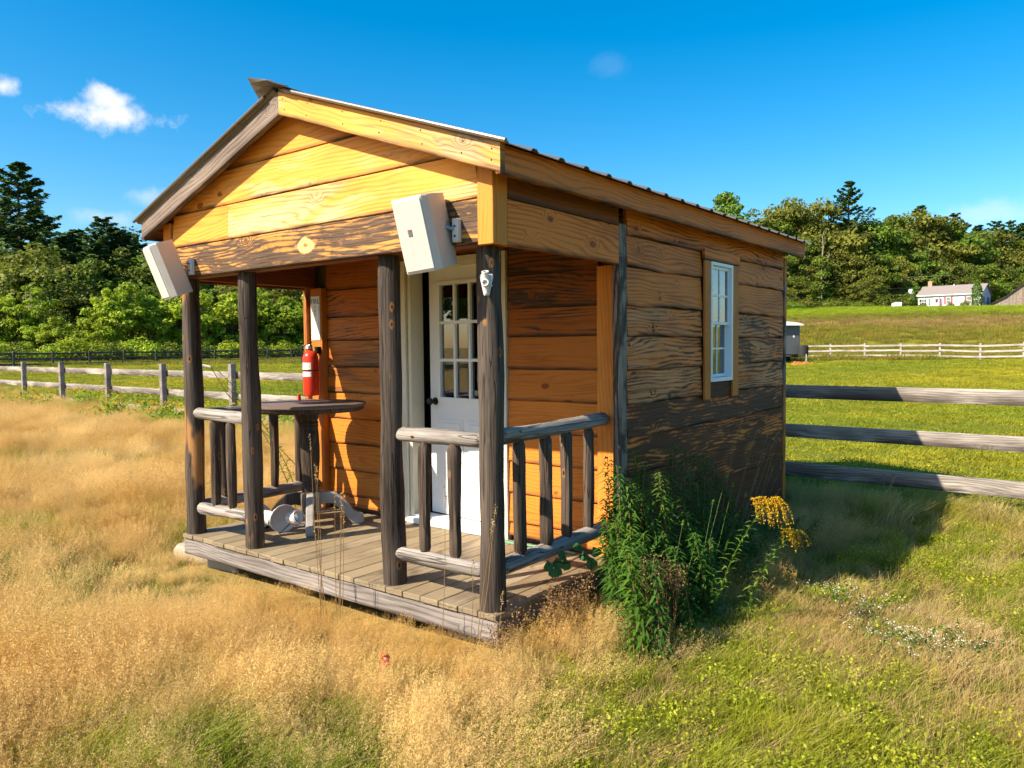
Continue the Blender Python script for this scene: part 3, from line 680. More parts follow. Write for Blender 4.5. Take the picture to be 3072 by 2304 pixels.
# ------------------------------------------------------------------ things on the porch
def speaker(loc, ypr, dims, label, badge, br_pt):
    yaw, pitch, roll = ypr; w_, h_, wb, d = dims
    Rm = Matrix.Rotation(yaw, 3, 'Z') @ Matrix.Rotation(pitch, 3, 'X') @ Matrix.Rotation(roll, 3, 'Y')
    root = empty('loudspeaker', loc, label, 'speaker', 'loudspeakers hung on the porch beam')
    poly = [(-w_ + .012, 0), (w_ - .012, 0), (w_, .006), (w_ + .018, .045), (wb, d - .02), (wb - .02, d), (-wb + .02, d), (-wb, d - .02), (-w_ - .018, .045), (-w_, .006)]
    rows = [(-h_, .965), (-h_ + .008, 1), (h_ - .008, 1), (h_, .965)]
    vs = [(x * k, y * k + (1 - k) * .1, z) for z, k in rows for x, y in poly]; n = len(poly)
    fs = [tuple(range(n - 1, -1, -1)), tuple(range(3 * n, 4 * n))] + [(r * n + i, r * n + (i + 1) % n, (r + 1) * n + (i + 1) % n, (r + 1) * n + i) for r in range(3) for i in range(n)]
    MB().add(vs, fs).build('cabinet', M['speaker'], root, (0, 0, 0), Rm)
    gm = MB().box(-w_ + .004, w_ - .004, -.004, .003, -h_ + .012, h_ - .012, ch=.003); gr = gm.build('grille', M['speaker'], root, (0, 0, 0), Rm)
    if badge:
        MB().box(-.0105, .0105, -.002, 0, -.016, .008).build('badge', M['ink'], gr, (-.012, -.0042, .015)); MB().box(-.0105, .0105, -.002, 0, .009, .016).build('badge', M['inkred'], gr, (-.012, -.0042, .015))
    bp = Vector(br_pt) - Vector(loc)
    back = Rm @ Vector((wb * .6, d * .6, .02))
    MB().tube([back, (back + bp) / 2 + Vector((0, 0, .01)), bp], .009, 8).build('bracket', M['steel'], root)
    MB().box(-.02, .02, -.014, .016, -.06, .06, ch=.003).build('wall_plate', M['bracketwhite'], root, bp)
    for dz in (-.03, .02): MB().lathe([(.006, 0), (.005, .004)], 8).build('screw', M['black'], root, bp + Vector((0, -.0145, dz)), (math.pi / 2, 0, 0))
speaker((-.259, -.304, 1.939), (.324, .214, -.12), (.082, .186, .096, .271), 'off-white speaker with a small badge hung by the porch corner post with the flag holder', True, (-.185, -.066, 1.985))
speaker((-2.822, -.27, 1.926), (-.313, .347, .009), (.129, .192, .062, .178), 'off-white speaker tilted down beside the fire extinguisher side of the porch', False, (-2.722, -.066, 1.985))

# flag pole holder on the corner post
fh = empty('flag_holder', (-.045, .0005, 1.712), 'white two-socket flag pole holder screwed to the corner post', 'flag holder', rz=math.radians(28))
MB().prism([(-.014, -.062), (.014, -.062), (.034, .03), (.03, .045), (-.03, .045), (-.034, .03)], (-.004, .003)).build('plate', M['bracketwhite'], fh)
def socket(dirv, L_, r):
    dirv = Vector(dirv).normalized(); q = Vector((0, 0, 1)).rotation_difference(dirv).to_matrix()
    MB().lathe([(r, 0), (r * 1.02, L_), (r * .78, L_), (r * .74, L_ * .35), (.001, L_ * .34)], 14, cap=False).build('socket', M['bracketwhite'], fh, (0, -.004, -.012), q, smooth=True)
socket((0, -.42, .9), .075, .018); socket((0.05, -1, .22), .052, .018)
MB().lathe([(.004, 0), (.004, .02)], 8).build('screw', M['steel'], fh, (.03, -.002, -.015), (math.pi / 2, 0, 0))
MB().tube([(0, -.02, .0), (0, -.012, -.055)], [.016, .012], 10).build('socket_base', M['bracketwhite'], fh)

# extinguisher
ex = empty('fire_extinguisher', (-2.935, DY - .158, .985), 'red fire extinguisher hung on the porch wall corner below the sign', 'extinguisher')
MB().lathe([(.05, 0), (.062, .006), (.066, .02), (.066, .33), (.060, .352), (.045, .372), (.024, .388), (.022, .40)], 24).build('cylinder', M['red'], ex, smooth=True)
for z0, z1 in ((.225, .285), (.165, .208)):
    n = 12; vs = []
    for z in (z0, z1):
        for j in range(n + 1):
            a = math.radians(-165 + 130 * j / n); vs.append((.0668 * math.cos(a), .0668 * math.sin(a), z))
    lb = MB().add(vs, [(j, j + 1, n + 2 + j, n + 1 + j) for j in range(n)]).build('paper_label', M['label'], ex)
    for k in range(3):
        zz = z1 - .012 - k * .013
        vs = []
        for z in (zz, zz + .003):
            for j in range(n - 4 - k):
                a = math.radians(-150 + 10 * j); vs.append((.0674 * math.cos(a), .0674 * math.sin(a), z))
        q = n - 4 - k; MB().add(vs, [(j, j + 1, q + j + 1, q + j) for j in range(q - 1)]).build('print', M['ink'], lb)
MB().lathe([(.0672, .214), (.0685, .214), (.0685, .222), (.0672, .222)], 24, cap=False).build('band', M['black'], ex)
MB().lathe([(.02, .40), (.02, .43), (.014, .44)], 12).build('valve', M['steel'], ex)
MB().box(-.01, .01, -.07, .02, .452, .46).box(-.01, .01, -.06, .02, .428, .436).build('handle', M['black'], ex, rot=(0, 0, math.radians(60)))
MB().tube([(-.02, -.01, .43), (-.06, -.03, .43), (-.078, -.03, .38), (-.078, -.02, .30), (-.075, -.015, .12)], .009, 8).build('hose', M['black'], ex, smooth=True)
MB().lathe([(.017, 0), (.019, .008), (.017, .016)], 12).build('gauge', M['label'], ex, (.0, -.018, .418), (math.pi / 2, 0, 0))
MB().box(-.02, .02, .06, .101, .36, .42).build('bracket', M['black'], ex)

# sign
def text_mesh(name, s, size, mat, parent, loc, rot, ext=.0006, align='CENTER'):
    cu = bpy.data.curves.new(name, 'FONT'); cu.body = s; cu.size = size; cu.align_x = align; cu.extrude = ext; cu.resolution_u = 3
    t = bpy.data.objects.new('tmp', cu); COL.objects.link(t); dg = bpy.context.evaluated_depsgraph_get()
    me = bpy.data.meshes.new_from_object(t.evaluated_get(dg)); bpy.data.objects.remove(t)
    me.materials.clear(); me.materials.append(mat); o = mkobj(name, me, parent, loc, rot); return o
sg = empty('fire_sign', (-2.975, DY - .0605, 1.652), 'narrow white sign reading FIRE on the corner trim above the extinguisher', 'sign')
MB().box(-.058, .058, -.004, .0, -.19, .19).build('plate', M['label'], sg)
text_mesh('lettering', 'FIRE', .062, M['ink'], sg, (0, -.0052, .125), (math.pi / 2, 0, 0))
for k, c in enumerate('EXT'): text_mesh('lettering', c, .034, M['ink'], sg, (0, -.0052, .085 - k * .034), (math.pi / 2, 0, 0))
for s in (-1, 1): MB().prism([(s * .046 - .0015, -.11), (s * .046 + .0015, -.11), (s * .0015 + .0015, -.178), (s * .0015 - .0015, -.178)][::1 if s < 0 else 1], (-.0052, -.0042)).build('arrow_line', M['ink'], sg)
for s in (-1, 1): MB().box(s * .046 - .0012, s * .046 + .0012, -.0052, -.0042, -.11, .10).build('arrow_line', M['ink'], sg)

# table
tb_ = empty('pedestal_table', (-2.446, .72, 0), 'round pedestal table with worn black paint on the porch', 'table')
MB().lathe([(.40, .905), (.415, .912), (.425, .93), (.425, .942)], 40).build('rim', M['black_paint_wood'], tb_, smooth=True, color=(.15, .9, .2, 1))
MB().lathe([(.436, .943), (.44, .95), (.438, .962), (.43, .966)], 44).build('table_top', M['table_top'], tb_, smooth=True, color=(.35, .12, .5, 1))
MB().lathe([(.10, .882), (.11, .9), (.16, .904)], 20).build('top_plate', M['black_paint_wood'], tb_, color=(.2, .9, .3, 1))
MB().lathe([(.07, .27), (.078, .285), (.080, .31), (.070, .325), (.078, .34), (.078, .355), (.07, .365), (.074, .42), (.084, .52), (.086, .62), (.078, .74), (.073, .775), (.08, .785), (.073, .797), (.08, .81), (.072, .825), (.078, .85), (.082, .882)], 24).build('column', M['black_paint_wood'], tb_, smooth=True, color=(.30, .85, .2, 1)).scale = (.88, .88, 1)
MB().box(-.075, .075, -.075, .075, .11, .272, ch=.01).build('pedestal_block', M['black_paint_wood'], tb_, rot=(0, 0, math.radians(50)), color=(.62, .42, .3, 1))
for k, ang in enumerate((50, -40, 140, 230)):
    pts = [(.06, .21), (.13, .235), (.20, .215), (.26, .165), (.30, .11), (.335, .06), (.37, .045)]
    vs = []; n_ = len(pts)
    top = [(.06, .262), (.12, .268), (.19, .255), (.25, .21), (.29, .16), (.325, .105), (.36, .088), (.40, .075), (.405, .02), (.395, .001)]
    bot = [(.06, .16), (.12, .175), (.165, .17), (.205, .135), (.24, .095), (.27, .055), (.30, .022), (.315, .004), (.33, .001), (.36, .001)]
    mb = MB(); vs = []
    for yo, kk in ((-.028, 1), (.028, 1)):
        vs += [(x, yo, z) for x, z in top] + [(x, yo, z) for x, z in bot]
    nn = len(top); fs = []
    for j in range(nn - 1):
        fs += [(j, nn + j, nn + j + 1, j + 1), (2 * nn + j + 1, 3 * nn + j + 1, 3 * nn + j, 2 * nn + j), (j, j + 1, 2 * nn + j + 1, 2 * nn + j), (nn + j + 1, nn + j, 3 * nn + j, 3 * nn + j + 1)]
    fs += [(0, 2 * nn, 3 * nn, nn), (nn - 1, 2 * nn - 1, 4 * nn - 1, 3 * nn - 1)]
    lg = mb.add(vs, fs).build('leg', M['black_paint_wood'] if ang == 230 else M['white_leg'], tb_, rot=(0, 0, math.radians(ang)), color=(.25, .8, .2, 1) if ang == 230 else (.4, .12, .7, 1))
    bm_ = lg.modifiers.new('round', 'BEVEL'); bm_.width = .009; bm_.segments = 2; bm_.limit_method = 'ANGLE'
pg = MB().lathe([(.013, 0), (.014, .002), (.012, .05), (.010, .052)], 14).build('candle', M['redplastic'], None, (-2.76, .865, .9665), smooth=True)
tag(pg, 'short red cylinder standing on the round table top', 'candle')

# floodlight heads lying on the deck
def flood(loc, rz, tilt, label):
    root = empty('floodlight', loc, label, 'light fixture', 'light heads lying on the deck', rz=rz); root.scale = (1.05, 1.05, 1.05)
    # perforated can, axis along +x tilted up
    q = Matrix.Rotation(tilt, 3, 'Y')
    A = Matrix.Translation((.06, 0, .115)) @ q.to_4x4() @ Matrix.Rotation(math.pi / 2, 4, 'Y')
    can = MB().lathe([(.030, -.035), (.040, -.03), (.046, .0), (.052, .05), (.049, .05), (.043, .0), (.034, -.02), (.001, -.022)], 20, A, cap=False).build('can', M['flood'], root, smooth=True)
    MB().lathe([(.042, .012), (.02, -.012), (.004, -.018)], 16, A, cap=False).build('reflector', M['mirror'], root, smooth=True)
    for k in range(9):
        a = 2 * math.pi * k / 9
        for z in (-.005, .022): 
            r = .0475 if z > 0 else .0458
            MB().lathe([(.0035, 0), (.003, .0012)], 6, A @ Matrix.Translation((r * math.cos(a + z * 9), r * math.sin(a + z * 9), z)) @ Vector((math.cos(a + z * 9), math.sin(a + z * 9), 0)).to_track_quat('Z', 'Y').to_matrix().to_4x4()).build('vent_hole', M['black'], can)
    # wire guard ring
    MB().tube([A @ Vector((.056 * math.cos(a), .056 * math.sin(a), .062 + .02 * math.cos(a))) for a in [i * math.pi / 12 for i in range(25)]], .0025, 6, cap=False).build('wire_ring', M['bracketwhite'], root)
    # shade: a bowl-like shell standing on its rim behind the can
    vs = []; nu, nv = 14, 7
    B = Matrix.Translation((-.02, .0, .105)) @ Matrix.Rotation(math.radians(-38), 4, 'Z') @ Matrix.Rotation(math.radians(18), 4, 'Y') @ Matrix.Rotation(-math.pi / 2, 4, 'Y')
    for i in range(nv):
        r = .112 * math.sin(math.radians(8 + 72 * i / (nv - 1))); zz = .075 * (1 - math.cos(math.radians(8 + 72 * i / (nv - 1))))
        for j in range(nu): a = 2 * math.pi * j / nu; vs.append(B @ Vector((r * math.cos(a), r * math.sin(a) * .86, .055 - zz)))
    fs = [(i * nu + j, i * nu + (j + 1) % nu, (i + 1) * nu + (j + 1) % nu, (i + 1) * nu + j) for i in range(nv - 1) for j in range(nu)] + [tuple(range(nu - 1, -1, -1))]
    sh = MB().add(vs, fs).build('shade', M['flood'], root, smooth=True); so = sh.modifiers.new('thick', 'SOLIDIFY'); so.thickness = .005
    MB().tube([(-.02, -.05, .004), (.01, .0, .05), (.05, .02, .09)], .004, 6).build('wire_leg', M['black'], root)
flood((-2.40, .45, .0), math.radians(14), math.radians(-8), 'white perforated light head with wire ring lying by the table leg')
flood((-2.60, .36, .0), math.radians(20), math.radians(20), 'white perforated light head lying right behind the square-looking middle post')

gc = MB().tube([(-.98, 1.19, .008), (-.8, 1.17, .008), (-.55, 1.215, .008), (-.3, 1.2, .008)], .007, 6).build('garden_cord', M['greencord']); tag(gc, 'pale green cord lying on the deck along the wall', 'cord')

# ------------------------------------------------------------------ ground
def fb(x, y, s, seed):
    r = np.random.default_rng(seed); v = 0; amp = 1; tot = 0
    for o in range(4):
        for k in range(3):
            a = r.uniform(0, 6.28); p = r.uniform(0, 6.28); f = s * 2 ** o * r.uniform(.8, 1.25)
            v = v + amp * np.sin((x * math.cos(a) + y * math.sin(a)) * f + p + .8 * np.sin((x * math.sin(a) - y * math.cos(a)) * f * .7 + p))
        tot += amp * 1.75; amp *= .55
    return np.clip(v / tot * .5 + .5, 0, 1)
def fence_y(x): return 5.2 - .035 * x
GPATCH = []
for (px, py, r_, st_) in [(230, 1740, .55, .95), (430, 1800, .35, .9), (110, 1600, .8, .8), (60, 1950, .35, .8), (20, 1700, .5, .8), (980, 2170, .22, .7), (700, 2230, .2, .6), (400, 2200, .22, .5), (560, 1600, .5, .8), (60, 1400, 1.2, .6), (780, 1800, .2, .4)]:
    q_ = on(px, py, 2, -.22); GPATCH.append((q_.x, q_.y, r_, st_))
def f_gold(x, y):
    "how much dry golden grass grows here"
    g = sst(.9, .1, x + .25 * y * (y < 0) + .7 * (fb(x, y, .9, 3) - .5))
    k = 1.0
    for (qx, qy, qr, qs) in GPATCH: k = k * (1 - qs * np.exp(-(((x - qx) ** 2 + (y - qy) ** 2) / qr ** 2) * (1 + 1.2 * (fb(x, y, 2.2, 6) - .5)) ** 2))
    return np.clip(g * k * sst(.08, .20, fb(x * 1.0, y * 1.3, .85, 5)), 0, 1)
def f_mown(x, y): return sst(-.25, .35, y - fence_y(x))
rr = np.concatenate([[0.01], np.linspace(.6, 12, 40), np.geomspace(12.6, 1800, 90)]); na = 240
ang = np.linspace(0, 2 * np.pi, na, endpoint=False)
GX = (CAM.x + rr[:, None] * np.cos(ang)[None]).ravel(); GY = (CAM.y + rr[:, None] * np.sin(ang)[None]).ravel()
GV = np.stack([GX, GY, gh(GX, GY)], 1)
ii, jj = np.meshgrid(np.arange(len(rr) - 1), np.arange(na), indexing='ij'); ii = ii.ravel(); jj = jj.ravel()
GF = np.stack([ii * na + jj, (ii + 1) * na + jj, (ii + 1) * na + (jj + 1) % na, ii * na + (jj + 1) % na], 1)
b = NB('ground_soil'); geo = b.n('ShaderNodeNewGeometry'); P_ = geo.outputs['Position']
za = b.n('ShaderNodeAttribute', _attribute_name='tone', _attribute_type='GEOMETRY'); zb2 = b.n('ShaderNodeAttribute', _attribute_name='mown', _attribute_type='GEOMETRY')
zc = b.n('ShaderNodeAttribute', _attribute_name='hill', _attribute_type='GEOMETRY')
n1 = b.noise(P_, .35, 6, .65); n2 = b.noise(P_, 9.0, 5, .7); n3 = b.noise(P_, 45.0, 3, .7)
green = b.mix(b.ss(n1, .35, .65), (.085, .125, .012), (.155, .175, .018)); gold_ = b.mix(n2, (.20, .13, .04), (.38, .27, .09))
near = b.mix(za.outputs['Fac'], b.mix(n2, (.05, .06, .012), (.11, .12, .02)), gold_)
mown = b.mix(b.ss(n2, .3, .7), green, (.20, .20, .022)); mown = b.mix(b.ss(n3, .35, .7, .45, 0.0), mown, (.05, .075, .01))
c = b.mix(zb2.outputs['Fac'], near, mown)
pz = b.sep(P_)
band = b.math('ADD', pz[2], b.math('MULTIPLY', b.math('SUBTRACT', b.noise(P_, .11, 5, .65), .5), 3.4))
n4 = b.noise(P_, 1.1, 6, .7)
hc = b.mix(b.ss(n4, .35, .65), (.17, .19, .018), (.27, .24, .035))
hc = b.mix(b.ss(band, 2.3, 3.0), hc, b.mix(n4, (.34, .25, .085), (.26, .20, .05))); hc = b.mix(b.ss(band, 3.7, 4.4), hc, b.mix(n4, (.17, .18, .02), (.24, .23, .03)))
hc = b.mix(b.ss(band, 4.6, 5.5), hc, b.mix(n4, (.17, .24, .012), (.22, .31, .015)))
c = b.mix(zc.outputs['Fac'], c, hc)
b.principled(c, .95, bump=n2, bs=.6, bd=.05, spec=.05)
me = npmesh('ground', GV, GF, b.mat, f_gold(GX, GY))
at_ = me.attributes.new('mown', 'FLOAT', 'POINT'); at_.data.foreach_set('value', f_mown(GX, GY).astype(np.float32))
_dx, _dy = GX - CAM.x, GY - CAM.y; GA = _dx * RH.x + _dy * RH.y; GB = _dx * FH.x + _dy * FH.y
at_ = me.attributes.new('hill', 'FLOAT', 'POINT'); at_.data.foreach_set('value', (sst(-6, 4, GA) * sst(50, 54, GB)).astype(np.float32))
me.polygons.foreach_set('use_smooth', [True] * len(me.polygons))
tag(mkobj('ground', me), 'grassy field rising to a hay slope', 'ground', kind='structure')

# ------------------------------------------------------------------ fences
def fence(label, pts, rails, mat_post, mat_rail, top, pw=.10, rt=.032, cols=((.6, .1, .6, 1), (.8, .1, .9, 1)), back=1, wave=0.0, group=None, topcut=True, nx=3):
    root = empty('rail_fence', (pts[0][0], pts[0][1], ghs(*pts[0])), label, 'fence', group); o0 = Vector(root.location)
    for i, (x, y) in enumerate(pts):
        g = ghs(x, y); zt = top(x, y, g) + R_(-.015, .015)
        nxt = pts[min(i + 1, len(pts) - 1)]; prv = pts[max(i - 1, 0)]; an = math.atan2(nxt[1] - prv[1], nxt[0] - prv[0])
        mb = MB(); mb.box(-pw / 2, pw / 2, -pw / 2, pw / 2, 0, zt - g + .3, ch=.006); mb.build('post', mat_post, root, Vector((x, y, g - .3)) - o0, (R_(-.012, .012), R_(-.012, .012), an), color=cols[0])
    for i in range(len(pts) - 1):
        a = Vector((*pts[i], 0)); c_ = Vector((*pts[i + 1], 0)); d = (c_ - a); Ln = d.length; d.normalize()
        nrm = Vector((-d.y, d.x, 0)) * back
        for (r0, r1) in rails:
            za_ = r0(*pts[i], ghs(*pts[i])) + R_(-1, 1) * wave; zb_ = r0(*pts[i + 1], ghs(*pts[i + 1])) + R_(-1, 1) * wave
            p0 = a + nrm * (pw / 2 + .002) + Z * za_; p1 = c_ + nrm * (pw / 2 + .002) + Z * zb_
            u = (p1 - p0).normalized(); v = (Z - u * u.z).normalized()
            off = .03
            if back < 0: p0 = p0 + nrm * rt
            plank('rail', root, p0 - u * off - o0, u, v, (p1 - p0).length + off * 2 - .07, r1, rt, mat_rail, (cols[1][0] + R_(-.15, .15), max(0, cols[1][1] + R_(-.08, .12)), cols[1][2], 1), nx=nx)
    return root
rl = [(lambda x, y, g: .81, .14), (lambda x, y, g: .39, .14), (lambda x, y, g: -.03, .15)]
xs_ = [5.4, 2.55, -.45] + [3.1 - 2.86 * k for k in range(2, 12)]
fence('weathered grey three-rail fence running past the back of the cabin', [(x, fence_y(x)) for x in xs_], rl, M['greyboard'], M['fenceboard'], lambda x, y, g: 1.10, .115, .034, cols=((.75, .30, .5, 1), (.85, .06, .95, 1)), back=-1, nx=4)
A0, A1 = Vector((-36.5, 56)), Vector((-21.3, 74)); n_ = 9; dl = (A1 - A0) / n_
fence('dark far rail fence running along the edge of the wood', [ab(*(A0 + dl * k)) for k in range(-5, 19)], [(lambda x, y, g: g + .95, .14), (lambda x, y, g: g + .55, .14), (lambda x, y, g: g + .15, .14)], M['darkboard'], M['darkboard'], lambda x, y, g: g + 1.2, .13, .04, cols=((.6, .2, .5, 1), (.6, .3, .5, 1)), nx=1)
pr = [(2060, 61.5), (2175, 60.5), (2283, 59.5), (2390, 58.6), (2492, 57.5), (2595, 56), (2704, 54), (2820, 52), (2942, 50), (3072, 48), (3205, 46)]
fence('silvery three-rail fence at the foot of the hay slope', [ab((px - 1536) / FPX * d, d) for px, d in pr], [(lambda x, y, g: g + .88, .13), (lambda x, y, g: g + .53, .13), (lambda x, y, g: g + .17, .13)], M['fenceboard'], M['fenceboard'], lambda x, y, g: g + 1.12, .13, .04, cols=((.9, .05, .9, 1), (.95, .0, 1, 1)), back=-1, wave=.03, nx=1)

# ------------------------------------------------------------------ far things
def gpt(px, dep):
    x, y = ab((px - 1536) / FPX * dep, dep); return Vector((x, y, ghs(x, y)))
YAWC = math.atan2(RH.y, RH.x)
# trailer
tl = empty('cargo_trailer', gpt(2352, 47), 'grey enclosed trailer with a white domed roof by the silvery fence', 'trailer', rz=YAWC)
MB().box(-1.0, 1.0, 0, 4.2, .55, 2.35, ch=.05).build('body', M['trailer'], tl)
vs = [(x, z) for x, z in [(-1.06, 2.352), (1.06, 2.352), (1.06, 2.42), (.7, 2.53), (0, 2.6), (-.7, 2.53), (-1.06, 2.42)]]
MB().prism(vs, (-.35, 4.25)).build('roof', M['vinyl'], tl)
MB().box(-.98, .98, .1, 4.1, .42, .55).build('chassis', M['rubber'], tl)
for sx in (-1, 1):
    for yy in (2.0, 2.8):
        wm = MB().lathe([(.16, -.1), (.33, -.1), (.34, -.05), (.34, .05), (.33, .1), (.16, .1)], 18); wh = wm.build('wheel', M['rubber'], tl, (sx * .92, yy, .34), (0, math.pi / 2, 0)); MB().lathe([(.155, -.08), (.15, .09), (.05, .1)], 12).build('rim', M['steel'], wh)
MB().tube([(-.6, 0, .5), (0, -1.2, .5), (.6, 0, .5)], .05, 6).build('hitch_frame', M['rubber'], tl)
MB().lathe([(.26, .4), (.3, .42), (.31, 1.0), (.28, 1.06), (.1, 1.08)], 16).build('tank', M['rubber'], tl, (1.02, -.42, .06), smooth=True)
MB().tube([(1.0, -1.0, .02), (1.0, -1.0, .6)], .04, 8).box(.85, 1.15, -1.15, -.85, 0, .06).build('jack', M['concrete'], tl)
MB().box(.55, .65, -.004, .0, 1.62, 1.76).build('sticker', M['label'], tl)
for k, (px, d) in enumerate(((2388, 44.6), (2398, 44.5), (2418, 44.3))):
    o = MB().prism([(-.25, 0), (.25, 0), (.22, .06), (.05, .16), (-.05, .16)], (-.1, .1)).build('wheel_chock', M['orange'], None, gpt(px, d) + Vector((0, 0, .02)), (0, 0, YAWC)); tag(o, 'orange wheel chock on the grass beside the grey trailer', 'chock', 'orange chocks by the trailer')

# white house
HL, HD, HE, HR = 10.4, 8.5, 2.95, 4.75
house = empty('ranch_house', gpt(2752, 146), 'long white one-storey house with plum shutters on the hill', 'house', rz=YAWC - math.radians(42))
HM = Matrix.Translation((0, HD, 0)) @ Matrix.Rotation(-math.pi / 2, 4, 'Z')
MB().prism([(0, -.6), (HD, -.6), (HD, HE), (HD / 2, HR - .12), (0, HE)], (0, HL), HM).build('wall', M['siding'], house)
hs_ = (HR - HE) / (HD / 2); ov = .35
rf = MB()
for s in (0, 1):
    pl = [(-ov, HE - hs_ * ov), (HD / 2, HR), (HD / 2, HR + .14), (-ov, HE - hs_ * ov + .14)]
    if s: pl = [(HD - x - .001, z) for x, z in pl][::-1]
    rf.prism(pl, (-.3, HL + .3), HM)
hroof = rf.build('roof', M['shingle'], house)
MB().box(-.35, .35, -.3, .3, -1.0, 1.1, ch=.02).build('chimney', M['brick'], hroof, (1.0, HD / 2 + .3, HR))
MB().box(-.05, .05, -.05, .05, -.2, .3).build('vent_pipe', M['vinyl'], hroof, (5.2, HD / 2 - .4, HR))
MB().box(-.3, HL + .3, -ov - .03, -ov, HE - hs_ * ov - .04, HE - hs_ * ov + .13).build('gutter', M['vinyl'], house)
def hwin(x0, x1, z0, z1, sh=True, bay=False):
    wn_ = MB().box(x0, x1, -.06, -.002, z0, z1).build('window', M['vinyl'], house)
    k = 4 if bay else 1
    for q in range(k):
        a0 = x0 + .06 + (x1 - x0 - .06) * q / k; a1 = x0 + (x1 - x0 - .06) * (q + 1) / k
        for (c0, c1) in ((z0 + .06, (z0 + z1) / 2 - .03), ((z0 + z1) / 2 + .03, z1 - .06)): MB().box(a0, a1, -.068, -.061, c0, c1).build('pane', M['glass'], wn_)
    if sh:
        for xx_ in (x0 - .34, x1 + .02): MB().box(xx_, xx_ + .32, -.05, -.002, z0 - .02, z1 + .02).build('shutter', M['shutter'], house)
hwin(.25, 1.5, .9, 2.3, False, True); hwin(4.75, 5.5, 1.2, 2.45); hwin(8.1, 8.9, 1.0, 2.4); hwin(1.75, 2.1, 1.0, 2.3, False)
hd_ = MB().box(2.75, 3.6, -.05, -.002, .45, 2.45).build('door', M['vinyl'], house); MB().box(2.95, 3.4, -.06, -.051, 1.5, 2.3).build('pane', M['glass'], hd_)
MB().box(2.3, 4.1, -1.2, -.03, -.5, .42).box(2.6, 3.8, -1.6, -1.2, -.5, .2).build('steps', M['concrete'], house)
MB().tube([(2.4, -1.15, .42), (2.4, -1.15, 1.3), (2.4, -.1, 1.3)], .03, 6).tube([(4.0, -1.15, .42), (4.0, -1.15, 1.3), (4.0, -.1, 1.3)], .03, 6).build('handrail', M['black'], house)
for y0 in (1.6, 5.4): MB().box(HL + .002, HL + .05, y0, y0 + 1.0, 1.1, 2.4).build('window', M['vinyl'], house); MB().box(HL + .052, HL + .06, y0 + .08, y0 + .92, 1.2, 2.3).build('pane', M['glass'], house); [MB().box(HL + .002, HL + .05, q, q + .3, 1.08, 2.42).build('shutter', M['ink'], house) for q in (y0 - .34, y0 + 1.04)]
fl = MB().add([(0, 0, 0), (.25, .05, -.1), (.42, 0, -.25), (.5, .05, -1.5), (.3, -.05, -1.75), (.1, .04, -1.6), (0, 0, -1.3)], [(0, 6, 5, 1), (1, 5, 4, 2), (2, 4, 3)]).build('furled_flag', M['flag'], None, gpt(2816, 137.5) + Vector((0, 0, 2.1)), (0, 0, YAWC)); so = fl.modifiers.new('t', 'SOLIDIFY'); so.thickness = .03
tag(fl, 'dark red furled flag hanging in front of the white house', 'flag')
sdm = empty('satellite_dish', gpt(2729, 141), 'white satellite dish on a pole beside the white house', 'satellite dish', rz=YAWC)
MB().tube([(0, 0, -.3), (0, 0, 3.1)], .06, 8).build('pole', M['steel'], sdm); MB().lathe([(.05, 0), (.3, .05), (.55, .17), (.56, .19), (.3, .08), (.04, .03)], 20).build('dish', M['vinyl'], sdm, (0, -.1, 3.3), (math.radians(62), 0, 0), smooth=True); MB().tube([(0, -.15, 3.0), (0, -.7, 3.35)], .025, 6).build('feed_arm', M['steel'], sdm)

# parked car
car = empty('parked_car', gpt(2690, 139.5) + Vector((0, 0, -.1)), 'small white car half hidden by the crest of the hill', 'car', rz=YAWC + math.radians(60))
MB().prism([(-2.1, .35), (2.1, .35), (2.12, .7), (1.9, .85), (1.1, .92), (.55, 1.42), (-1.0, 1.46), (-1.7, 1.0), (-2.12, .92)], (-.82, .82)).build('body', M['carpaint'], car)
for s in (-1, 1): MB().prism([(-1.45, .98), (.92, .98), (.5, 1.34), (-.95, 1.38)], (s * .83 - .004, s * .83 + .004)).build('side_window', M['black'], car)
MB().add([(1.06, -.7, .96), (1.06, .7, .96), (.6, .64, 1.39), (.6, -.64, 1.39)], [(0, 1, 2, 3)]).build('windscreen', M['black'], car, (.012, 0, .005))
for sx in (-1.3, 1.3):
    for sy in (-1, 1): MB().lathe([(.2, -.1), (.32, -.1), (.33, 0), (.32, .1), (.18, .1)], 14).build('wheel', M['rubber'], car, (sx, sy * .78, .33), (math.pi / 2, 0, 0))

# barn at the right edge
barn = empty('wooden_barn', gpt(2958, 141), 'weathered board barn with a lean-to roof right of the white house', 'barn', rz=YAWC - math.radians(30))
bp_ = [(0, -.8), (12.0, -.8), (12.0, 2.0), (8.5, 3.4), (6.6, 5.2), (3.1, 2.35), (0, .55)]
MB().prism(bp_, (0, 9)).build('wall', M['barnwood'], barn, color=(.3, .3, .6, 1))
bx = .05
while bx < 11.9:
    zt = np.interp(bx + .1, [0, 3.1, 6.6, 8.5, 12], [.55, 2.35, 5.2, 3.4, 2.0]) - .12
    MB().box(0, .24, 0, .025, -.7, zt).build('board', M['barnwood'], barn, (bx, -.027, 0), color=(R_(.35, .9), R_(.1, .4), R_(.3, .9), 1)); bx += .255
MB().box(3.3, 9, -.06, -.03, 1.9, 2.05).build('track', M['barnwood'], barn, color=(.9, .1, .6, 1))
for (p, q) in (((0, .55), (3.1, 2.35)), ((3.1, 2.35), (6.6, 5.2)), ((6.6, 5.2), (8.5, 3.4)), ((8.5, 3.4), (12, 2.0))):
    MB().prism([(p[0] - .05, p[1] + .01), (q[0] + .05, q[1] + .01), (q[0] + .05, q[1] + .16), (p[0] - .05, p[1] + .16)], (-.35, 9.3)).build('roof', M['soffit'], barn)
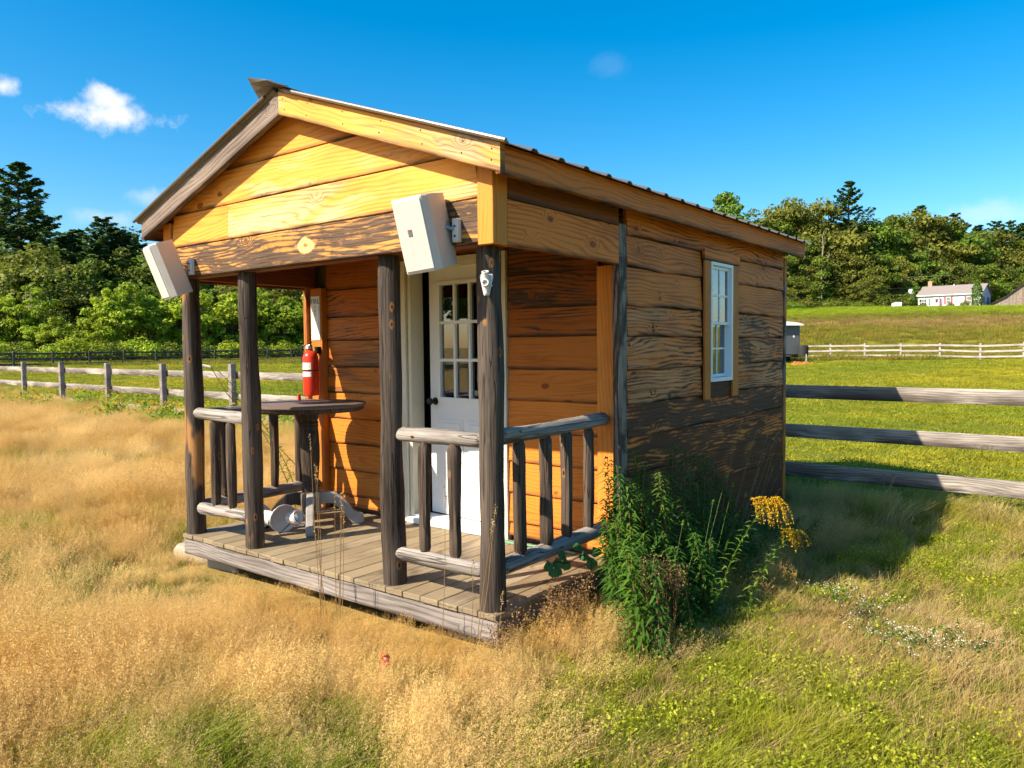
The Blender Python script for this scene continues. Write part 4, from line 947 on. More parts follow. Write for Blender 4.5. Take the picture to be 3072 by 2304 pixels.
for k, (y0, y1) in enumerate(((832, 826), (862, 863), (881, 883))):
    p0 = at(2440, y0 + 1, 150); p1 = at(2752 if k else 2850, y1, 147)
    md = (p0 + p1) / 2 - Z * .25
    o = MB().tube([p0, (p0 + md) / 2 - Z * .06, md, (md + p1) / 2 - Z * .06, p1], .022, 5).build('utility_wire', M['wire']); tag(o, 'thin utility wire strung through the trees to the white house', 'wire', 'utility wires to the house')

# ------------------------------------------------------------------ trees
def unit(v): return v / (np.linalg.norm(v, axis=-1, keepdims=True) + 1e-9)
def leaf_cards(P0, size, rg, out=None, flat=0.0, aspect=1.7, tone=None):
    "diamond leaves: centres P0, random facing pulled towards 'out'"
    n = len(P0); nrm = unit(rg.normal(size=(n, 3))); nrm[:, 2] = np.abs(nrm[:, 2])
    if out is not None: nrm = unit(nrm * .8 + out * .7)
    if flat: nrm = unit(nrm * (1 - flat) + np.array([0, 0, 1.0]) * flat)
    t = unit(np.cross(nrm, rg.normal(size=(n, 3)))); b_ = np.cross(nrm, t)
    s = size * rg.uniform(.6, 1.35, (n, 1)) if np.isscalar(size) else size
    V = np.stack([P0 - t * s * aspect * .5, P0 + b_ * s * .5 + nrm * s * .12, P0 + t * s * aspect * .5, P0 - b_ * s * .5 + nrm * s * .12], 1).reshape(-1, 3)
    F = np.arange(n * 4).reshape(n, 4)
    tn_ = rg.uniform(0, 1, n) if tone is None else np.clip(tone + rg.uniform(-.3, .3, n), 0, 1)
    return V, F, np.repeat(tn_, 4)
def join(parts):
    Vs, Fs, Ts = [], [], []; o = 0
    for V, F, T in parts: Vs.append(V); Fs.append(F + o); Ts.append(T); o += len(V)
    return np.concatenate(Vs), np.concatenate(Fs), np.concatenate(Ts)
class Proto: pass
def deciduous(seed, H, R, base, mat, nclump=64, nleaf=105, leaf=.27, trunk='bark', spread=1.0):
    rg = np.random.default_rng(seed); q = Proto(); tb = MB()
    cz = base + (H - base) * .52; rz = (H - base) * .52
    tb.tube([(0, 0, -.4), (.05 * R, .02 * R, base * .6), (.0, .08, cz), (.1, .05, cz + rz * .55)], [v * (.42 if trunk == 'birch' else 1) for v in (H * .016 + .05, H * .013 + .03, H * .008, .03)], 8)
    parts = []; cl = []
    for k in range(nclump):
        d = unit(rg.normal(size=3)); rad = rg.uniform(.35, 1.0) ** .6
        lob = 1 + .28 * math.sin(3 * math.atan2(d[1], d[0]) + seed) * (1 - abs(d[2]))
        taper = 1 - .35 * max(0, d[2]) ** 2
        c_ = np.array([d[0] * R * rad * lob * taper, d[1] * R * rad * lob * taper, cz + d[2] * rz * rad])
        cl.append((c_, d))
    for k, (c_, d) in enumerate(cl):
        rc = R * rg.uniform(.16, .34) * spread
        n = int(nleaf * rg.uniform(.6, 1.3)); dd = unit(rg.normal(size=(n, 3))); rr_ = rg.uniform(.25, 1, (n, 1)) ** .5
        P0 = c_ + dd * rr_ * rc * np.array([1.15, 1.15, .62])
        P0[:, 2] -= .18 * np.hypot(P0[:, 0] - c_[0], P0[:, 1] - c_[1])
        parts.append(leaf_cards(P0, leaf, rg, out=dd, tone=np.full(n, rg.uniform(.15, .85))))
        if k % 3 == 0:
            tb.tube([(0, 0, max(base * .6, c_[2] - rz * .7)), tuple((np.array([0, 0, c_[2] - .25 * rz]) + c_) / 2), tuple(c_)], [H * .006 + .015, H * .004 + .01, .012], 5, cap=False)
    V, F, T = join(parts)
    q.crown = npmesh('crown', V, F, mat, T); o = tb.build('trunk', M[trunk], smooth=True); q.trunk = o.data; bpy.data.objects.remove(o); q.H = H
    return q
def pine(seed, H, R, base, mat, dens=1.0):
    rg = np.random.default_rng(seed); q = Proto(); tb = MB()
    tb.tube([(0, 0, -.4), (.05, 0, H * .5), (0, .05, H * .97)], [H * .016 + .04, H * .011, .02], 8)
    parts = []; z = base
    while z < H * .985:
        f = (z - base) / (H - base); rad = R * (1 - f) ** .75 * (.55 + .45 * min(1, f * 5 + .35)) + .15
        nb = int(rg.integers(4, 7)); a0 = rg.uniform(0, 6.28)
        for k in range(nb):
            a = a0 + 6.283 * k / nb + rg.uniform(-.35, .35); L_ = rad * rg.uniform(.6, 1.18); up = rg.uniform(-.02, .32) + .5 * f
            dirv = np.array([math.cos(a), math.sin(a), up]); side = np.array([-math.sin(a), math.cos(a), 0])
            tip = dirv * L_; tb.tube([(0, 0, z), tuple(np.array([0, 0, z]) + tip * .95)], [.02 + .012 * L_, .008], 4, cap=False)
            n = int(62 * dens * (L_ / R + .3)); t = rg.uniform(.22, 1.05, (n, 1)) ** .8; sp = (rg.uniform(-1, 1, (n, 1))) * (.30 * L_ * (1.15 - t) + .12)
            P0 = np.array([0, 0, z]) + tip * t + side * sp + np.array([0, 0, 1.0]) * (rg.uniform(-.05, .22, (n, 1)) * (.4 + .1 * L_) + .05 * t * L_)
            parts.append(leaf_cards(P0, .34, rg, out=np.tile(unit(dirv + np.array([0, 0, .9])), (n, 1)), flat=.3, aspect=1.9, tone=np.full(n, rg.uniform(.1, .8))))
        z += (H - base) / 17 * rg.uniform(.75, 1.25) * (1.15 - .5 * f)
    V, F, T = join(parts)
    q.crown = npmesh('crown', V, F, mat, T); o = tb.build('trunk', M['bark'], smooth=True); q.trunk = o.data; bpy.data.objects.remove(o); q.H = H
    return q
def bush(seed, H, R, mat, n=1500, leaf=.13):
    rg = np.random.default_rng(seed); q = Proto(); parts = []; tb = MB()
    for k in range(12):
        d = unit(rg.normal(size=3)); d[2] = abs(d[2]); c_ = np.array([d[0] * R * .6, d[1] * R * .6, H * .35 + d[2] * H * .38]); dd = unit(rg.normal(size=(n // 12, 3)))
        P0 = c_ + dd * rg.uniform(.3, 1, (n // 12, 1)) * np.array([R * .5, R * .5, H * .33]); P0[:, 2] = np.maximum(P0[:, 2], .03)
        parts.append(leaf_cards(P0, leaf, rg, out=dd, tone=np.full(n // 12, rg.uniform(.2, .9))))
        tb.tube([(0, 0, -.1), tuple(c_)], [.03, .012], 5, cap=False)
    V, F, T = join(parts); q.crown = npmesh('crown', V, F, mat, T); o = tb.build('trunk', M['bark']); q.trunk = o.data; bpy.data.objects.remove(o); q.H = H
    return q
def cedar(seed, H, R, mat):
    rg = np.random.default_rng(seed); q = Proto(); n = 2600; t = rg.uniform(.02, 1, n); a = rg.uniform(0, 6.283, n)
    rad = R * np.minimum(1, (1 - t) * 3.2 + .12) * np.minimum(1, t * 4 + .55) * (1 + .1 * np.sin(a * 5 + t * 20)) * rg.uniform(.8, 1.04, n)
    P0 = np.stack([rad * np.cos(a), rad * np.sin(a), t * H], 1); V, F, T = leaf_cards(P0, .17, rg, out=np.stack([np.cos(a), np.sin(a), a * 0 + .6], 1))
    q.crown = npmesh('crown', V, F, mat, T); o = MB().tube([(0, 0, -.3), (0, 0, H * .9)], [.12, .02], 7).build('trunk', M['bark']); q.trunk = o.data; bpy.data.objects.remove(o); q.H = H
    return q
PR = {
    'd1': deciduous(11, 12, 4.6, 2.0, M['leaf_a']), 'd2': deciduous(12, 13, 4.2, 1.6, M['leaf_a'], 72, 95), 'd3': deciduous(13, 11, 4.8, 1.2, M['leaf_o']), 'd4': deciduous(14, 14, 5.0, 2.2, M['leaf_o'], 80, 95),
    'y1': deciduous(15, 8, 2.9, .7, M['leaf_y'], 48, 100, .22), 'y2': deciduous(16, 9, 3.0, .9, M['leaf_y'], 54, 90, .22, spread=.9), 'b1': deciduous(17, 10, 2.8, 2.2, M['leaf_y'], 46, 80, .2, 'birch', .85),
    'p1': pine(21, 21, 6.4, 4.5, M['leaf_p'], 1.25), 'p2': pine(22, 18, 5.4, 3.0, M['leaf_p'], 1.15), 'p3': pine(23, 17, 4.4, 1.6, M['leaf_p'], 1.2),
    's1': bush(31, 2.4, 1.6, M['leaf_y'], 1300), 's2': bush(32, 2.6, 1.8, M['leaf_a'], 1300), 's3': bush(33, 1.7, 1.2, M['leaf_o'], 900, .1), 'c1': cedar(41, 5.6, .95, M['leaf_cedar'])}
NAMES = {'d': 'leafy_tree', 'y': 'young_tree', 'b': 'birch_tree', 'p': 'pine_tree', 's': 'shrub', 'c': 'cedar_tree'}
CATS = {'d': 'tree', 'y': 'tree', 'b': 'tree', 'p': 'pine tree', 's': 'shrub', 'c': 'tree'}
def plant_tree(kind, px, ytop, dep, label, group=None, wide=1.0, H=None):
    q = PR[kind]; g = gpt(px, dep)
    if H is None: H = at(px, ytop, dep).z - g.z
    s = H / q.H
    root = empty(NAMES[kind[0]], g - Vector((0, 0, .05)), label, CATS[kind[0]], group, rz=R_(0, 6.28)); root.scale = (s * wide, s * wide, s)
    mkobj('trunk', q.trunk, root); c_ = mkobj('crown', q.crown, root); return root
WL, WR = 'trees of the wood behind the dark far fence', 'trees of the wood behind the white house'
LLd, LLp, LLy = 'green leafy tree in the wood behind the dark far fence', 'dark pine among the wood behind the dark far fence', 'light yellow-green young tree at the wood edge by the dark far fence'
LRd, LRp = 'leafy tree of the wood on the hill behind the white house', 'pine rising above the wood on the hill behind the white house'
# left wood
plant_tree('p1', 78, 498, 92, 'tall old pine towering over the wood behind the dark fence', wide=1.2)
for k, px, yt, d, wd in [('p2', 322, 650, 90, 1.35), ('p3', 245, 690, 92, 1.4), ('p2', 140, 640, 91, 1.3), ('p3', 205, 700, 88, 1.4), ('p3', 300, 730, 86, 1.5), ('p2', 385, 690, 93, 1.3), ('p2', -60, 600, 96, 1.2), ('p3', 190, 740, 90, 1.2), ('p2', 420, 735, 98, 1.2), ('p2', 20, 590, 95, 1.2), ('p3', 560, 720, 100, 1.3), ('p2', 900, 700, 106, 1.3), ('p3', -170, 690, 100, 1.2)]:
    plant_tree(k, px, yt, d, LLp, 'pines of the wood behind the dark far fence', wd)
for i, (px, yt, d) in enumerate([(-120, 760, 84), (-20, 740, 84), (60, 770, 82), (140, 760, 83), (215, 800, 82), (290, 780, 84), (360, 750, 88), (400, 715, 94), (470, 745, 90), (540, 770, 92), (620, 770, 92), (690, 780, 94), (770, 790, 95), (840, 770, 97), (920, 780, 98), (1000, 760, 102), (1100, 760, 106), (30, 840, 78), (170, 850, 79), (250, 860, 80), (480, 850, 84), (590, 830, 86), (720, 840, 88), (880, 850, 92), (1220, 770, 110), (1340, 780, 112)]):
    kd_ = ('d1', 'd2', 'd4', 'd3')[i % 4] if d < 100 else 'd2'; olive = kd_ in ('d3', 'd4')
    plant_tree(kd_, px, yt, d, ('olive-green' if olive else 'fresh green') + ' leafy tree in the wood behind the dark far fence', ('olive' if olive else 'green') + ' ' + WL, R_(.95, 1.25))
for i, px in enumerate(range(-150, 1500, 75)): plant_tree(('d2', 'd4', 'd1')[i % 3], px + R_(-20, 20), 0, 112 + R_(0, 14), 'leafy tree deep inside the wood behind the dark far fence', 'trees deep in the wood', 1.25, H=R_(10, 12.5))
for i, px in enumerate(range(-150, 1400, 48)): plant_tree('s2', px + R_(-12, 12), 0, 98 + R_(0, 6), 'undergrowth bush under the trees behind the dark far fence', 'undergrowth of the wood', 1.4, H=R_(2.6, 3.8))
for i, px in enumerate(range(2300, 3180, 36)): plant_tree('s2', px + R_(-8, 8), 0, 160 + R_(0, 8), 'undergrowth bush under the hill trees behind the white house', 'undergrowth of the hill wood', 1.6, H=R_(4, 6))
plant_tree('b1', 88, 828, 73, 'young pale-trunked birch standing at the wood edge by the dark fence')
for i, (px, yt, d) in enumerate([(-60, 900, 71), (20, 880, 72), (180, 950, 71), (345, 860, 74), (400, 850, 76), (450, 880, 77), (530, 870, 79), (610, 870, 81), (700, 880, 83), (780, 860, 85), (860, 890, 86), (940, 870, 88), (1020, 880, 91), (300, 930, 73), (130, 930, 72), (560, 930, 79), (820, 930, 85)]):
    plant_tree(('y1', 'y2')[i % 2], px, yt, d, LLy, 'young trees at the wood edge', R_(.95, 1.2))
for i, (px, yt, d) in enumerate([(240, 1000, 69), (60, 1020, 66), (150, 1030, 67), (330, 1020, 70), (420, 1010, 72), (500, 1020, 74), (-30, 1010, 66), (590, 1015, 76), (690, 1020, 78), (760, 1015, 80), (850, 1020, 82), (930, 1015, 84)]):
    plant_tree(('s1', 's2')[i % 2], px, yt, d, 'low shrub growing along the dark far fence', 'shrubs along the dark far fence', 1.3)
# right wood
plant_tree('p1', 2542, 552, 158, 'tall broad pine standing clear above the wood behind the house hill', wide=1.0)
for k, px, yt, d, wd in [('p3', 2756, 620, 170, 1.0), ('p2', 2855, 640, 172, 1.1), ('p3', 2810, 655, 172, 1.0), ('p3', 2928, 678, 174, 1.2), ('p2', 2982, 662, 172, 1.1), ('p2', 3022, 662, 172, 1.1), ('p3', 3062, 672, 172, 1.2), ('p3', 2720, 660, 174, 1.0), ('p2', 2640, 700, 160, 1.1), ('p2', 3120, 670, 172, 1.2)]:
    plant_tree(k, px, yt, d, LRp, 'pines above the wood on the hill', wd)
plant_tree('d2', 2165, 585, 120, 'leafy treetop showing above the cabin roof', wide=.85)
for i, (px, yt, d) in enumerate([(2060, 640, 150), (2240, 640, 152), (2290, 655, 154), (2352, 596, 156), (2400, 640, 158), (2450, 625, 158), (2500, 650, 156), (2590, 660, 160), (2640, 655, 162), (2690, 650, 162), (2740, 655, 164), (2790, 648, 166), (2830, 665, 166), (2880, 690, 168), (2925, 700, 168), (2970, 705, 168), (3010, 710, 168), (3055, 715, 168), (3110, 700, 168), (3170, 700, 168), (3240, 690, 168), (1950, 660, 152), (1850, 680, 150),
                                  (2340, 760, 148), (2420, 740, 148), (2480, 770, 149), (2560, 740, 150), (2620, 760, 151), (2690, 770, 152), (2760, 760, 154), (2820, 780, 156), (2880, 780, 157), (2950, 790, 158), (3010, 800, 158), (3070, 800, 158), (3130, 800, 158), (2390, 830, 146), (2460, 850, 146), (2530, 840, 147), (2720, 840, 150), (2790, 830, 153), (2870, 830, 155), (2990, 830, 157), (3050, 840, 157)]):
    kd_ = ('d3', 'd4', 'd1', 'd4', 'd2')[i % 5]; tall = yt < 730; olive = kd_ in ('d3', 'd4')
    plant_tree(kd_, px, yt, d, ('tall ' if tall else 'lower ') + ('olive-green' if olive else 'fresh green') + (' leafy tree on the skyline of the wood behind the white house' if tall else ' leafy tree in the front row of the wood behind the house'), ('tall ' if tall else 'lower ') + ('olive' if olive else 'green') + ' trees of the wood behind the white house', R_(.9, 1.15))
plant_tree('d3', 2605, 812, 142.5, 'round full leafy tree in front of the hill wood left of the white house', wide=.95)
for i, (px, yt, d) in enumerate([(2395, 905, 139), (2432, 890, 140), (2480, 900, 140), (2520, 890, 140), (2560, 905, 139.5), (2650, 885, 140.5), (2675, 890, 141), (2710, 880, 140), (2370, 900, 141), (2410, 895, 142), (2455, 905, 142), (2500, 895, 143), (2540, 900, 142), (2580, 900, 141), (2605, 905, 141), (2630, 900, 142), (2360, 905, 139), (2330, 900, 140)]):
    plant_tree(('s2', 's3')[i % 2], px, yt, d, 'shrub along the hill crest left of the white house', 'shrubs on the hill crest', 1.3)
plant_tree('c1', 2928, 842, 134, 'tall clipped cedar column beside the white house corner', wide=.95)
plant_tree('c1', 2737, 866, 138, 'narrow pointed cedar at the chimney end of the white house', wide=.62)
plant_tree('p3', 2738, 900, 137, 'small dark evergreen under the pointed cedar by the house', wide=1.6)
for i, (px, yt, d) in enumerate([(2770, 907, 137), (2848, 905, 136), (2893, 900, 135), (2958, 912, 139)]):
    plant_tree('s3', px, yt, d, 'rounded shrub planted in front of the white house', 'shrubs in front of the house', 1.0)
# a dead grey snag
sn = empty('dead_tree', gpt(2472, 144), 'bare grey dead trunk with forked limbs among the hill trees', 'dead tree', rz=YAWC)
b0 = sn.location; pp = [at(*p, 144) - b0 for p in ((2470, 900), (2474, 820), (2480, 770), (2490, 730), (2497, 700))]
MB().tube([(0, 0, -.3)] + pp, [.2, .17, .14, .11, .08, .03], 7).build('trunk', M['birch'], sn)
for pl in (((2478, 803), (2500, 780), (2537, 755)), ((2488, 738), (2484, 715), (2494, 690)), ((2510, 772), (2520, 762), (2518, 750))):
    MB().tube([at(*p, 144) - b0 for p in pl], [.09, .06, .02], 6).build('limb', M['birch'], sn)
# trees standing behind the viewer and right of the field (mirrored in the panes)
for i, (x, y) in enumerate([(-42, -30), (-34, -36), (-25, -40), (-50, -20), (-15, -46), (60, 70), (70, 60), (78, 48), (84, 36), (52, 80), (88, 22), (65, 66), (74, 54), (81, 42), (86, 29), (57, 75), (90, 15), (46, 86), (92, 6)]):
    q = PR[('d1', 'd2', 'd4')[i % 3]]; root = empty('leafy_tree', (x, y, ghs(x, y) - .05), 'leafy tree at the far side of the field behind the viewer', 'tree', 'trees across the field', rz=R_(0, 6)); mkobj('trunk', q.trunk, root); mkobj('crown', q.crown, root)

# ------------------------------------------------------------------ grass (uncountable): tufts scattered over the field
def blades(rg, n, rad, h0, h1_, wd, lean=.35, wind=(.25, .1), seg=3):
    a = rg.uniform(0, 6.283, n); r = rad * np.sqrt(rg.uniform(0, 1, n)); h = rg.uniform(h0, h1_, n); az = rg.uniform(0, 6.283, n)
    l = lean * rg.uniform(.3, 1.3, n); d = np.stack([np.cos(az) * l + wind[0], np.sin(az) * l + wind[1], np.zeros(n)], 1)
    base = np.stack([r * np.cos(a), r * np.sin(a), np.full(n, -.02)], 1); sd = np.stack([-np.sin(az + .7), np.cos(az + .7), np.zeros(n)], 1)
    V = []; T = []
    for k in range(seg + 1):
        t = k / seg; ww = wd * rg.uniform(.8, 1.2, n) * (1 - t ** 1.5 * .92) * .5
        c = base + d * (h * t * t)[:, None] + np.array([0, 0, 1.0]) * (h * (t - .22 * t * t * np.minimum(1, np.linalg.norm(d, axis=1) * 1.4)))[:, None]
        V += [c - sd * ww[:, None], c + sd * ww[:, None]]; T += [np.full(n, t)] * 2
    V = np.stack(V, 1).reshape(-1, 3); T = np.stack(T, 1).reshape(-1); m_ = 2 * (seg + 1)
    F = np.concatenate([np.arange(n)[:, None] * m_ + np.array([2 * k, 2 * k + 1, 2 * k + 3, 2 * k + 2]) for k in range(seg)])
    tip = base + d * h[:, None] + np.array([0, 0, 1.0]) * (h * (1 - .22 * np.minimum(1, np.linalg.norm(d, axis=1) * 1.4)))[:, None]
    return (V, F, .25 + .75 * T * rg.uniform(.75, 1, len(T))), tip, d
def seedheads(rg, tips, d, n, length, wid, sz):
    k = len(tips); t = rg.uniform(0, 1, (k, n, 1)); ax = unit(d * .9 + np.array([0, 0, 1.0]))[:, None]
    off = rg.normal(size=(k, n, 3)) * wid * (1.05 - t) * .5
    P0 = (tips[:, None] + ax * (t - .55) * length + off).reshape(-1, 3)
    V, F, T = leaf_cards(P0, sz, rg, aspect=4.5); return V, F, .6 + .4 * T
def clover(rg, n, rad, h, sz):
    P0 = np.stack([rg.normal(size=n) * rad * .55, rg.normal(size=n) * rad * .55, h * rg.uniform(.3, 1, n)], 1); V, F, T = leaf_cards(P0, sz, rg, flat=.3, aspect=1.5); return V, F, .35 + .65 * T
gcol = bpy.data.collections.new('grass_tufts')
protos = []
def proto(parts):
    V, F, T = join(parts); me = npmesh('tuft', V, F, M['grass'], T); o = bpy.data.objects.new('tuft_%02d' % len(protos), me); gcol.objects.link(o); protos.append(o); return len(protos) - 1
rg = np.random.default_rng(99)
def tall_gold(n, k):
    b_, tip, d = blades(rg, n, .15, .12, .29, .0024, .5, (.5, .2), 3); s_ = seedheads(rg, tip, d, k, .16, .042, .0021); lo_, _, _ = blades(rg, n, .15, .08, .2, .004, .5, (.1, .0), 2); return [b_, s_, lo_]
G_TALL = [proto(tall_gold(60, 58)) for _ in range(3)]
G_STRAW = [proto([blades(rg, 95, .12, .06, .17, .0038, .55)[0]]) for _ in range(2)]
G_GREEN = [proto([blades(rg, 95, .12, .08, .20, .0046, .55)[0]]) for _ in range(2)]
G_LUSH = [proto([blades(rg, 130, .14, .16, .32, .0048, .6, (.3, .05))[0]])]
G_CLOV = [proto([clover(rg, 110, .15, .10, .0125), blades(rg, 60, .13, .05, .14, .0035, .5)[0]]), proto([clover(rg, 70, .15, .11, .0135), blades(rg, 70, .13, .05, .15, .0035, .5)[0]])]
G_MOWN = [proto([blades(rg, 150, .36, .035, .095, .009, .8, (0, 0), 2)[0]]), proto([blades(rg, 110, .36, .03, .08, .009, .8, (0, 0), 2)[0], clover(rg, 70, .38, .05, .018)])]
G_FAR = [proto([blades(rg, 120, .8, .18, .5, .028, .4, (.1, 0), 2)[0]])]
G_FLUFF = [proto([seedheads(rg, blades(rg, 60, .16, .24, .36, .002, .3)[1], np.tile([.25, .1, 0.], (60, 1)), 80, .16, .05, .0021), blades(rg, 40, .15, .15, .33, .0026, .4)[0]])]
pos, prot, psc, pid, pti = [], [], [], [], []
def scatter(x, y, ids, tints, scale, wind=None, zoff=0.0):
    n = len(x)
    if n == 0: return
    ids = np.asarray(ids)[rng.integers(0, len(ids), n)] if not isinstance(ids, np.ndarray) else ids
    pos.append(np.stack([x, y, gh(x, y) + zoff], 1)); az = rng.uniform(-.9, .9, n) + (3.14 * (rng.random(n) < .18))
    prot.append(np.stack([rng.normal(0, .08, n), rng.normal(0, .08, n), az], 1)); psc.append(np.broadcast_to(scale, (n,)) * rng.uniform(.75, 1.25, n)); pid.append(ids)
    pti.append(tints * rng.uniform(.8, 1.2, (n, 1)))
def lerp3(a, b_, f): return np.asarray(a)[None] * (1 - f[:, None]) + np.asarray(b_)[None] * f[:, None]
def cand(n_per_m2, b0, b1, amax):
    bb = rng.uniform(b0, b1, 1); n = int(n_per_m2 * (b1 - b0) * ((b0 + b1) * amax + 1.6)); bq = np.sqrt(rng.uniform(b0 * b0, b1 * b1, n)); aq = rng.uniform(-1, 1, n) * (amax * bq + .8)
    x = CAM.x + RH.x * aq + FH.x * bq; y = CAM.y + RH.y * aq + FH.y * bq; return x, y, aq, bq
GOLD, GOLD2, STRAW, GREEN, YGR, DGREEN = (.92, .66, .27), (.76, .48, .14), (.66, .50, .22), (.22, .31, .018), (.46, .45, .030), (.055, .15, .016)
def edge_dist(x, y):
    "distance outside the cabin and deck rectangle"
    dx = np.maximum(np.maximum(-3.06 - x, x - .06), 0); dy = np.maximum(np.maximum(-.02 - y, y - 4.45), 0); return np.hypot(dx, dy)
for (dens, b0, b1) in ((190, 1.3, 4.5), (120, 4.5, 9), (46, 9, 17), (20, 17, 34)):
    x, y, aq, bq = cand(dens, b0, b1, .80)
    ed = edge_dist(x, y); ok = (ed > .03) & (f_mown(x, y) < .5); x, y, bq, ed = x[ok], y[ok], bq[ok], ed[ok]
    g = f_gold(x, y); n1 = fb(x, y, 1.6, 21); n2 = fb(x, y, 3.5, 22); u = rng.random(len(x))
    grow = np.clip(.38 + ed * .42, .38, 1.0); grow = np.where(x > .06, np.clip(.6 + ed * .3, 0, 1), grow)
    big = .86 + .04 * (bq > 9) + .1 * (bq > 17)
    # golden meadow
    m_ = (u < g * .70); scatter(x[m_], y[m_], G_TALL + G_FLUFF, lerp3(GOLD, GOLD2, np.clip(n1[m_] * 1.6 - .4, 0, 1)), (grow * big * (.75 + .5 * n2))[m_])
    m_ = (u >= g * .70) & (u < g * .87); scatter(x[m_], y[m_], G_STRAW, lerp3(STRAW, GOLD2, n2[m_]), (grow * big * 1.15)[m_])
    m_ = (u >= g * .87) & (u < g); scatter(x[m_], y[m_], G_GREEN, lerp3(YGR, GREEN, n2[m_]), (grow * big)[m_])
    # mixed short grass
    r = (u - g) / np.maximum(1 - g, 1e-3); left = x < .3
    m_ = (u >= g) & left & (r < .55); scatter(x[m_], y[m_], G_LUSH + G_GREEN, lerp3(GREEN, YGR, np.clip(n1[m_] * 1.8 - .5, 0, 1)), (grow * big * 1.05)[m_])
    m_ = (u >= g) & left & (r >= .55); scatter(x[m_], y[m_], G_STRAW + G_TALL[:1], lerp3(STRAW, GOLD, n2[m_]), (grow * big * .9)[m_])
    dry = np.clip((n1 - .30) * 2.6 + .30, .30, .97)
    m_ = (u >= g) & ~left & (r < dry * .75); scatter(x[m_], y[m_], G_STRAW, lerp3((.72, .56, .25), (.55, .36, .13), n2[m_]), (grow * big * .95)[m_])
    m_ = (u >= g) & ~left & (r >= dry * .75) & (r < dry * .75 + .62 * (1 - dry * .75)); scatter(x[m_], y[m_], G_GREEN, lerp3(YGR, GREEN, np.clip(n2[m_] * 1.5 - .2, 0, 1)), (grow * big * .85)[m_])
    m_ = (u >= g) & ~left & (r >= dry * .75 + .62 * (1 - dry * .75)); scatter(x[m_], y[m_], G_CLOV, lerp3((.24, .34, .018), (.54, .52, .035), n2[m_]), (grow * big * .9)[m_])
# taller weeds and grass along the fence line
xq = rng.uniform(-30, -3.6, 1500); yq = fence_y(xq) + rng.normal(-.25, .35, 1500); n1 = fb(xq, yq, .8, 31)
scatter(xq, yq, G_LUSH + G_TALL, lerp3(YGR, GOLD, np.clip(n1 * 2 - .5, 0, 1)), 1.15)
xq = rng.uniform(.1, 12, 700); yq = fence_y(xq) + rng.normal(-.1, .3, 700); scatter(xq, yq, G_LUSH + G_STRAW, lerp3(YGR, STRAW, rng.random(700)), .95)
# mown pasture
for (dens, b0, b1, sc) in ((11, 6, 20, 1.0), (5.5, 20, 38, 1.35), (2.6, 38, 66, 1.9)):
    x, y, aq, bq = cand(dens, b0, b1, .82); ok = (f_mown(x, y) > .4) & (edge_dist(x, y) > .3); x, y = x[ok], y[ok]
    dx, dy = x - CAM.x, y - CAM.y; bb = dx * FH.x + dy * FH.y; aa = dx * RH.x + dy * RH.y; ok = ~((aa > 0) & (bb > 49)); x, y = x[ok], y[ok]
    n1 = fb(x, y, .35, 41); n2 = fb(x, y, 2.2, 42)
    scatter(x, y, G_MOWN, lerp3((.30, .36, .02), (.58, .50, .03), np.clip(n1 * 1.5 - .3 + (n2 - .5) * .8, 0, 1)), sc * .95)
# hay slope
x, y, aq, bq = cand(1.1, 51, 139, .80); ok = (aq > 14); x, y, aq, bq = x[ok], y[ok], aq[ok], bq[ok]; z = gh(x, y) + (fb(x, y, .07, 51) - .5) * 2.2; n2 = fb(x, y, .9, 52)
c = lerp3((.24, .26, .025), (.36, .28, .04), n2); f = sst(2.2, 2.9, z)[:, None]; c = c * (1 - f) + lerp3((.50, .36, .13), (.30, .22, .055), n2) * f; f = sst(3.7, 4.3, z)[:, None]; c = c * (1 - f) + lerp3((.23, .25, .025), (.32, .28, .04), n2) * f
f = sst(4.6, 5.4, z)[:, None]; c = c * (1 - f) + lerp3((.28, .38, .016), (.40, .48, .022), n2) * f
scatter(x, y, G_FAR, c, 1.0)
# rough edge below the left wood
x, y, aq, bq = cand(1.2, 56, 96, .75); ok = aq < -8; x, y = x[ok], y[ok]; scatter(x, y, G_FAR, lerp3((.18, .23, .02), (.42, .34, .05), fb(x, y, .4, 61)), .8)
pos = np.concatenate(pos); prot = np.concatenate(prot); psc = np.concatenate(psc); pid = np.concatenate(pid); pti = np.concatenate(pti)
me = bpy.data.meshes.new('grass'); me.vertices.add(len(pos)); me.vertices.foreach_set('co', pos.astype(np.float32).ravel())
a = me.attributes.new('rot', 'FLOAT_VECTOR', 'POINT'); a.data.foreach_set('vector', prot.astype(np.float32).ravel())
a = me.attributes.new('scl', 'FLOAT', 'POINT'); a.data.foreach_set('value', psc.astype(np.float32))
a = me.attributes.new('pid', 'INT', 'POINT'); a.data.foreach_set('value', pid.astype(np.int32))
a = me.attributes.new('tint', 'FLOAT_COLOR', 'POINT'); a.data.foreach_set('color', np.concatenate([pti, np.ones((len(pti), 1))], 1).astype(np.float32).ravel())
me.update(); print('GRASS TUFTS', len(pos))
grass = mkobj('grass', me); tag(grass, 'dry golden and green grass covering the field', 'grass', kind='stuff')
ng = bpy.data.node_groups.new('grass_scatter', 'GeometryNodeTree')
ng.interface.new_socket('Geometry', in_out='INPUT', socket_type='NodeSocketGeometry'); ng.interface.new_socket('Geometry', in_out='OUTPUT', socket_type='NodeSocketGeometry')
gi = ng.nodes.new('NodeGroupInput'); go = ng.nodes.new('NodeGroupOutput'); ip = ng.nodes.new('GeometryNodeInstanceOnPoints'); ci = ng.nodes.new('GeometryNodeCollectionInfo')
ci.inputs['Collection'].default_value = gcol; ci.inputs['Separate Children'].default_value = True; ci.inputs['Reset Children'].default_value = True
def named(nm, ty):
    q = ng.nodes.new('GeometryNodeInputNamedAttribute'); q.data_type = ty; q.inputs['Name'].default_value = nm; return q.outputs['Attribute']
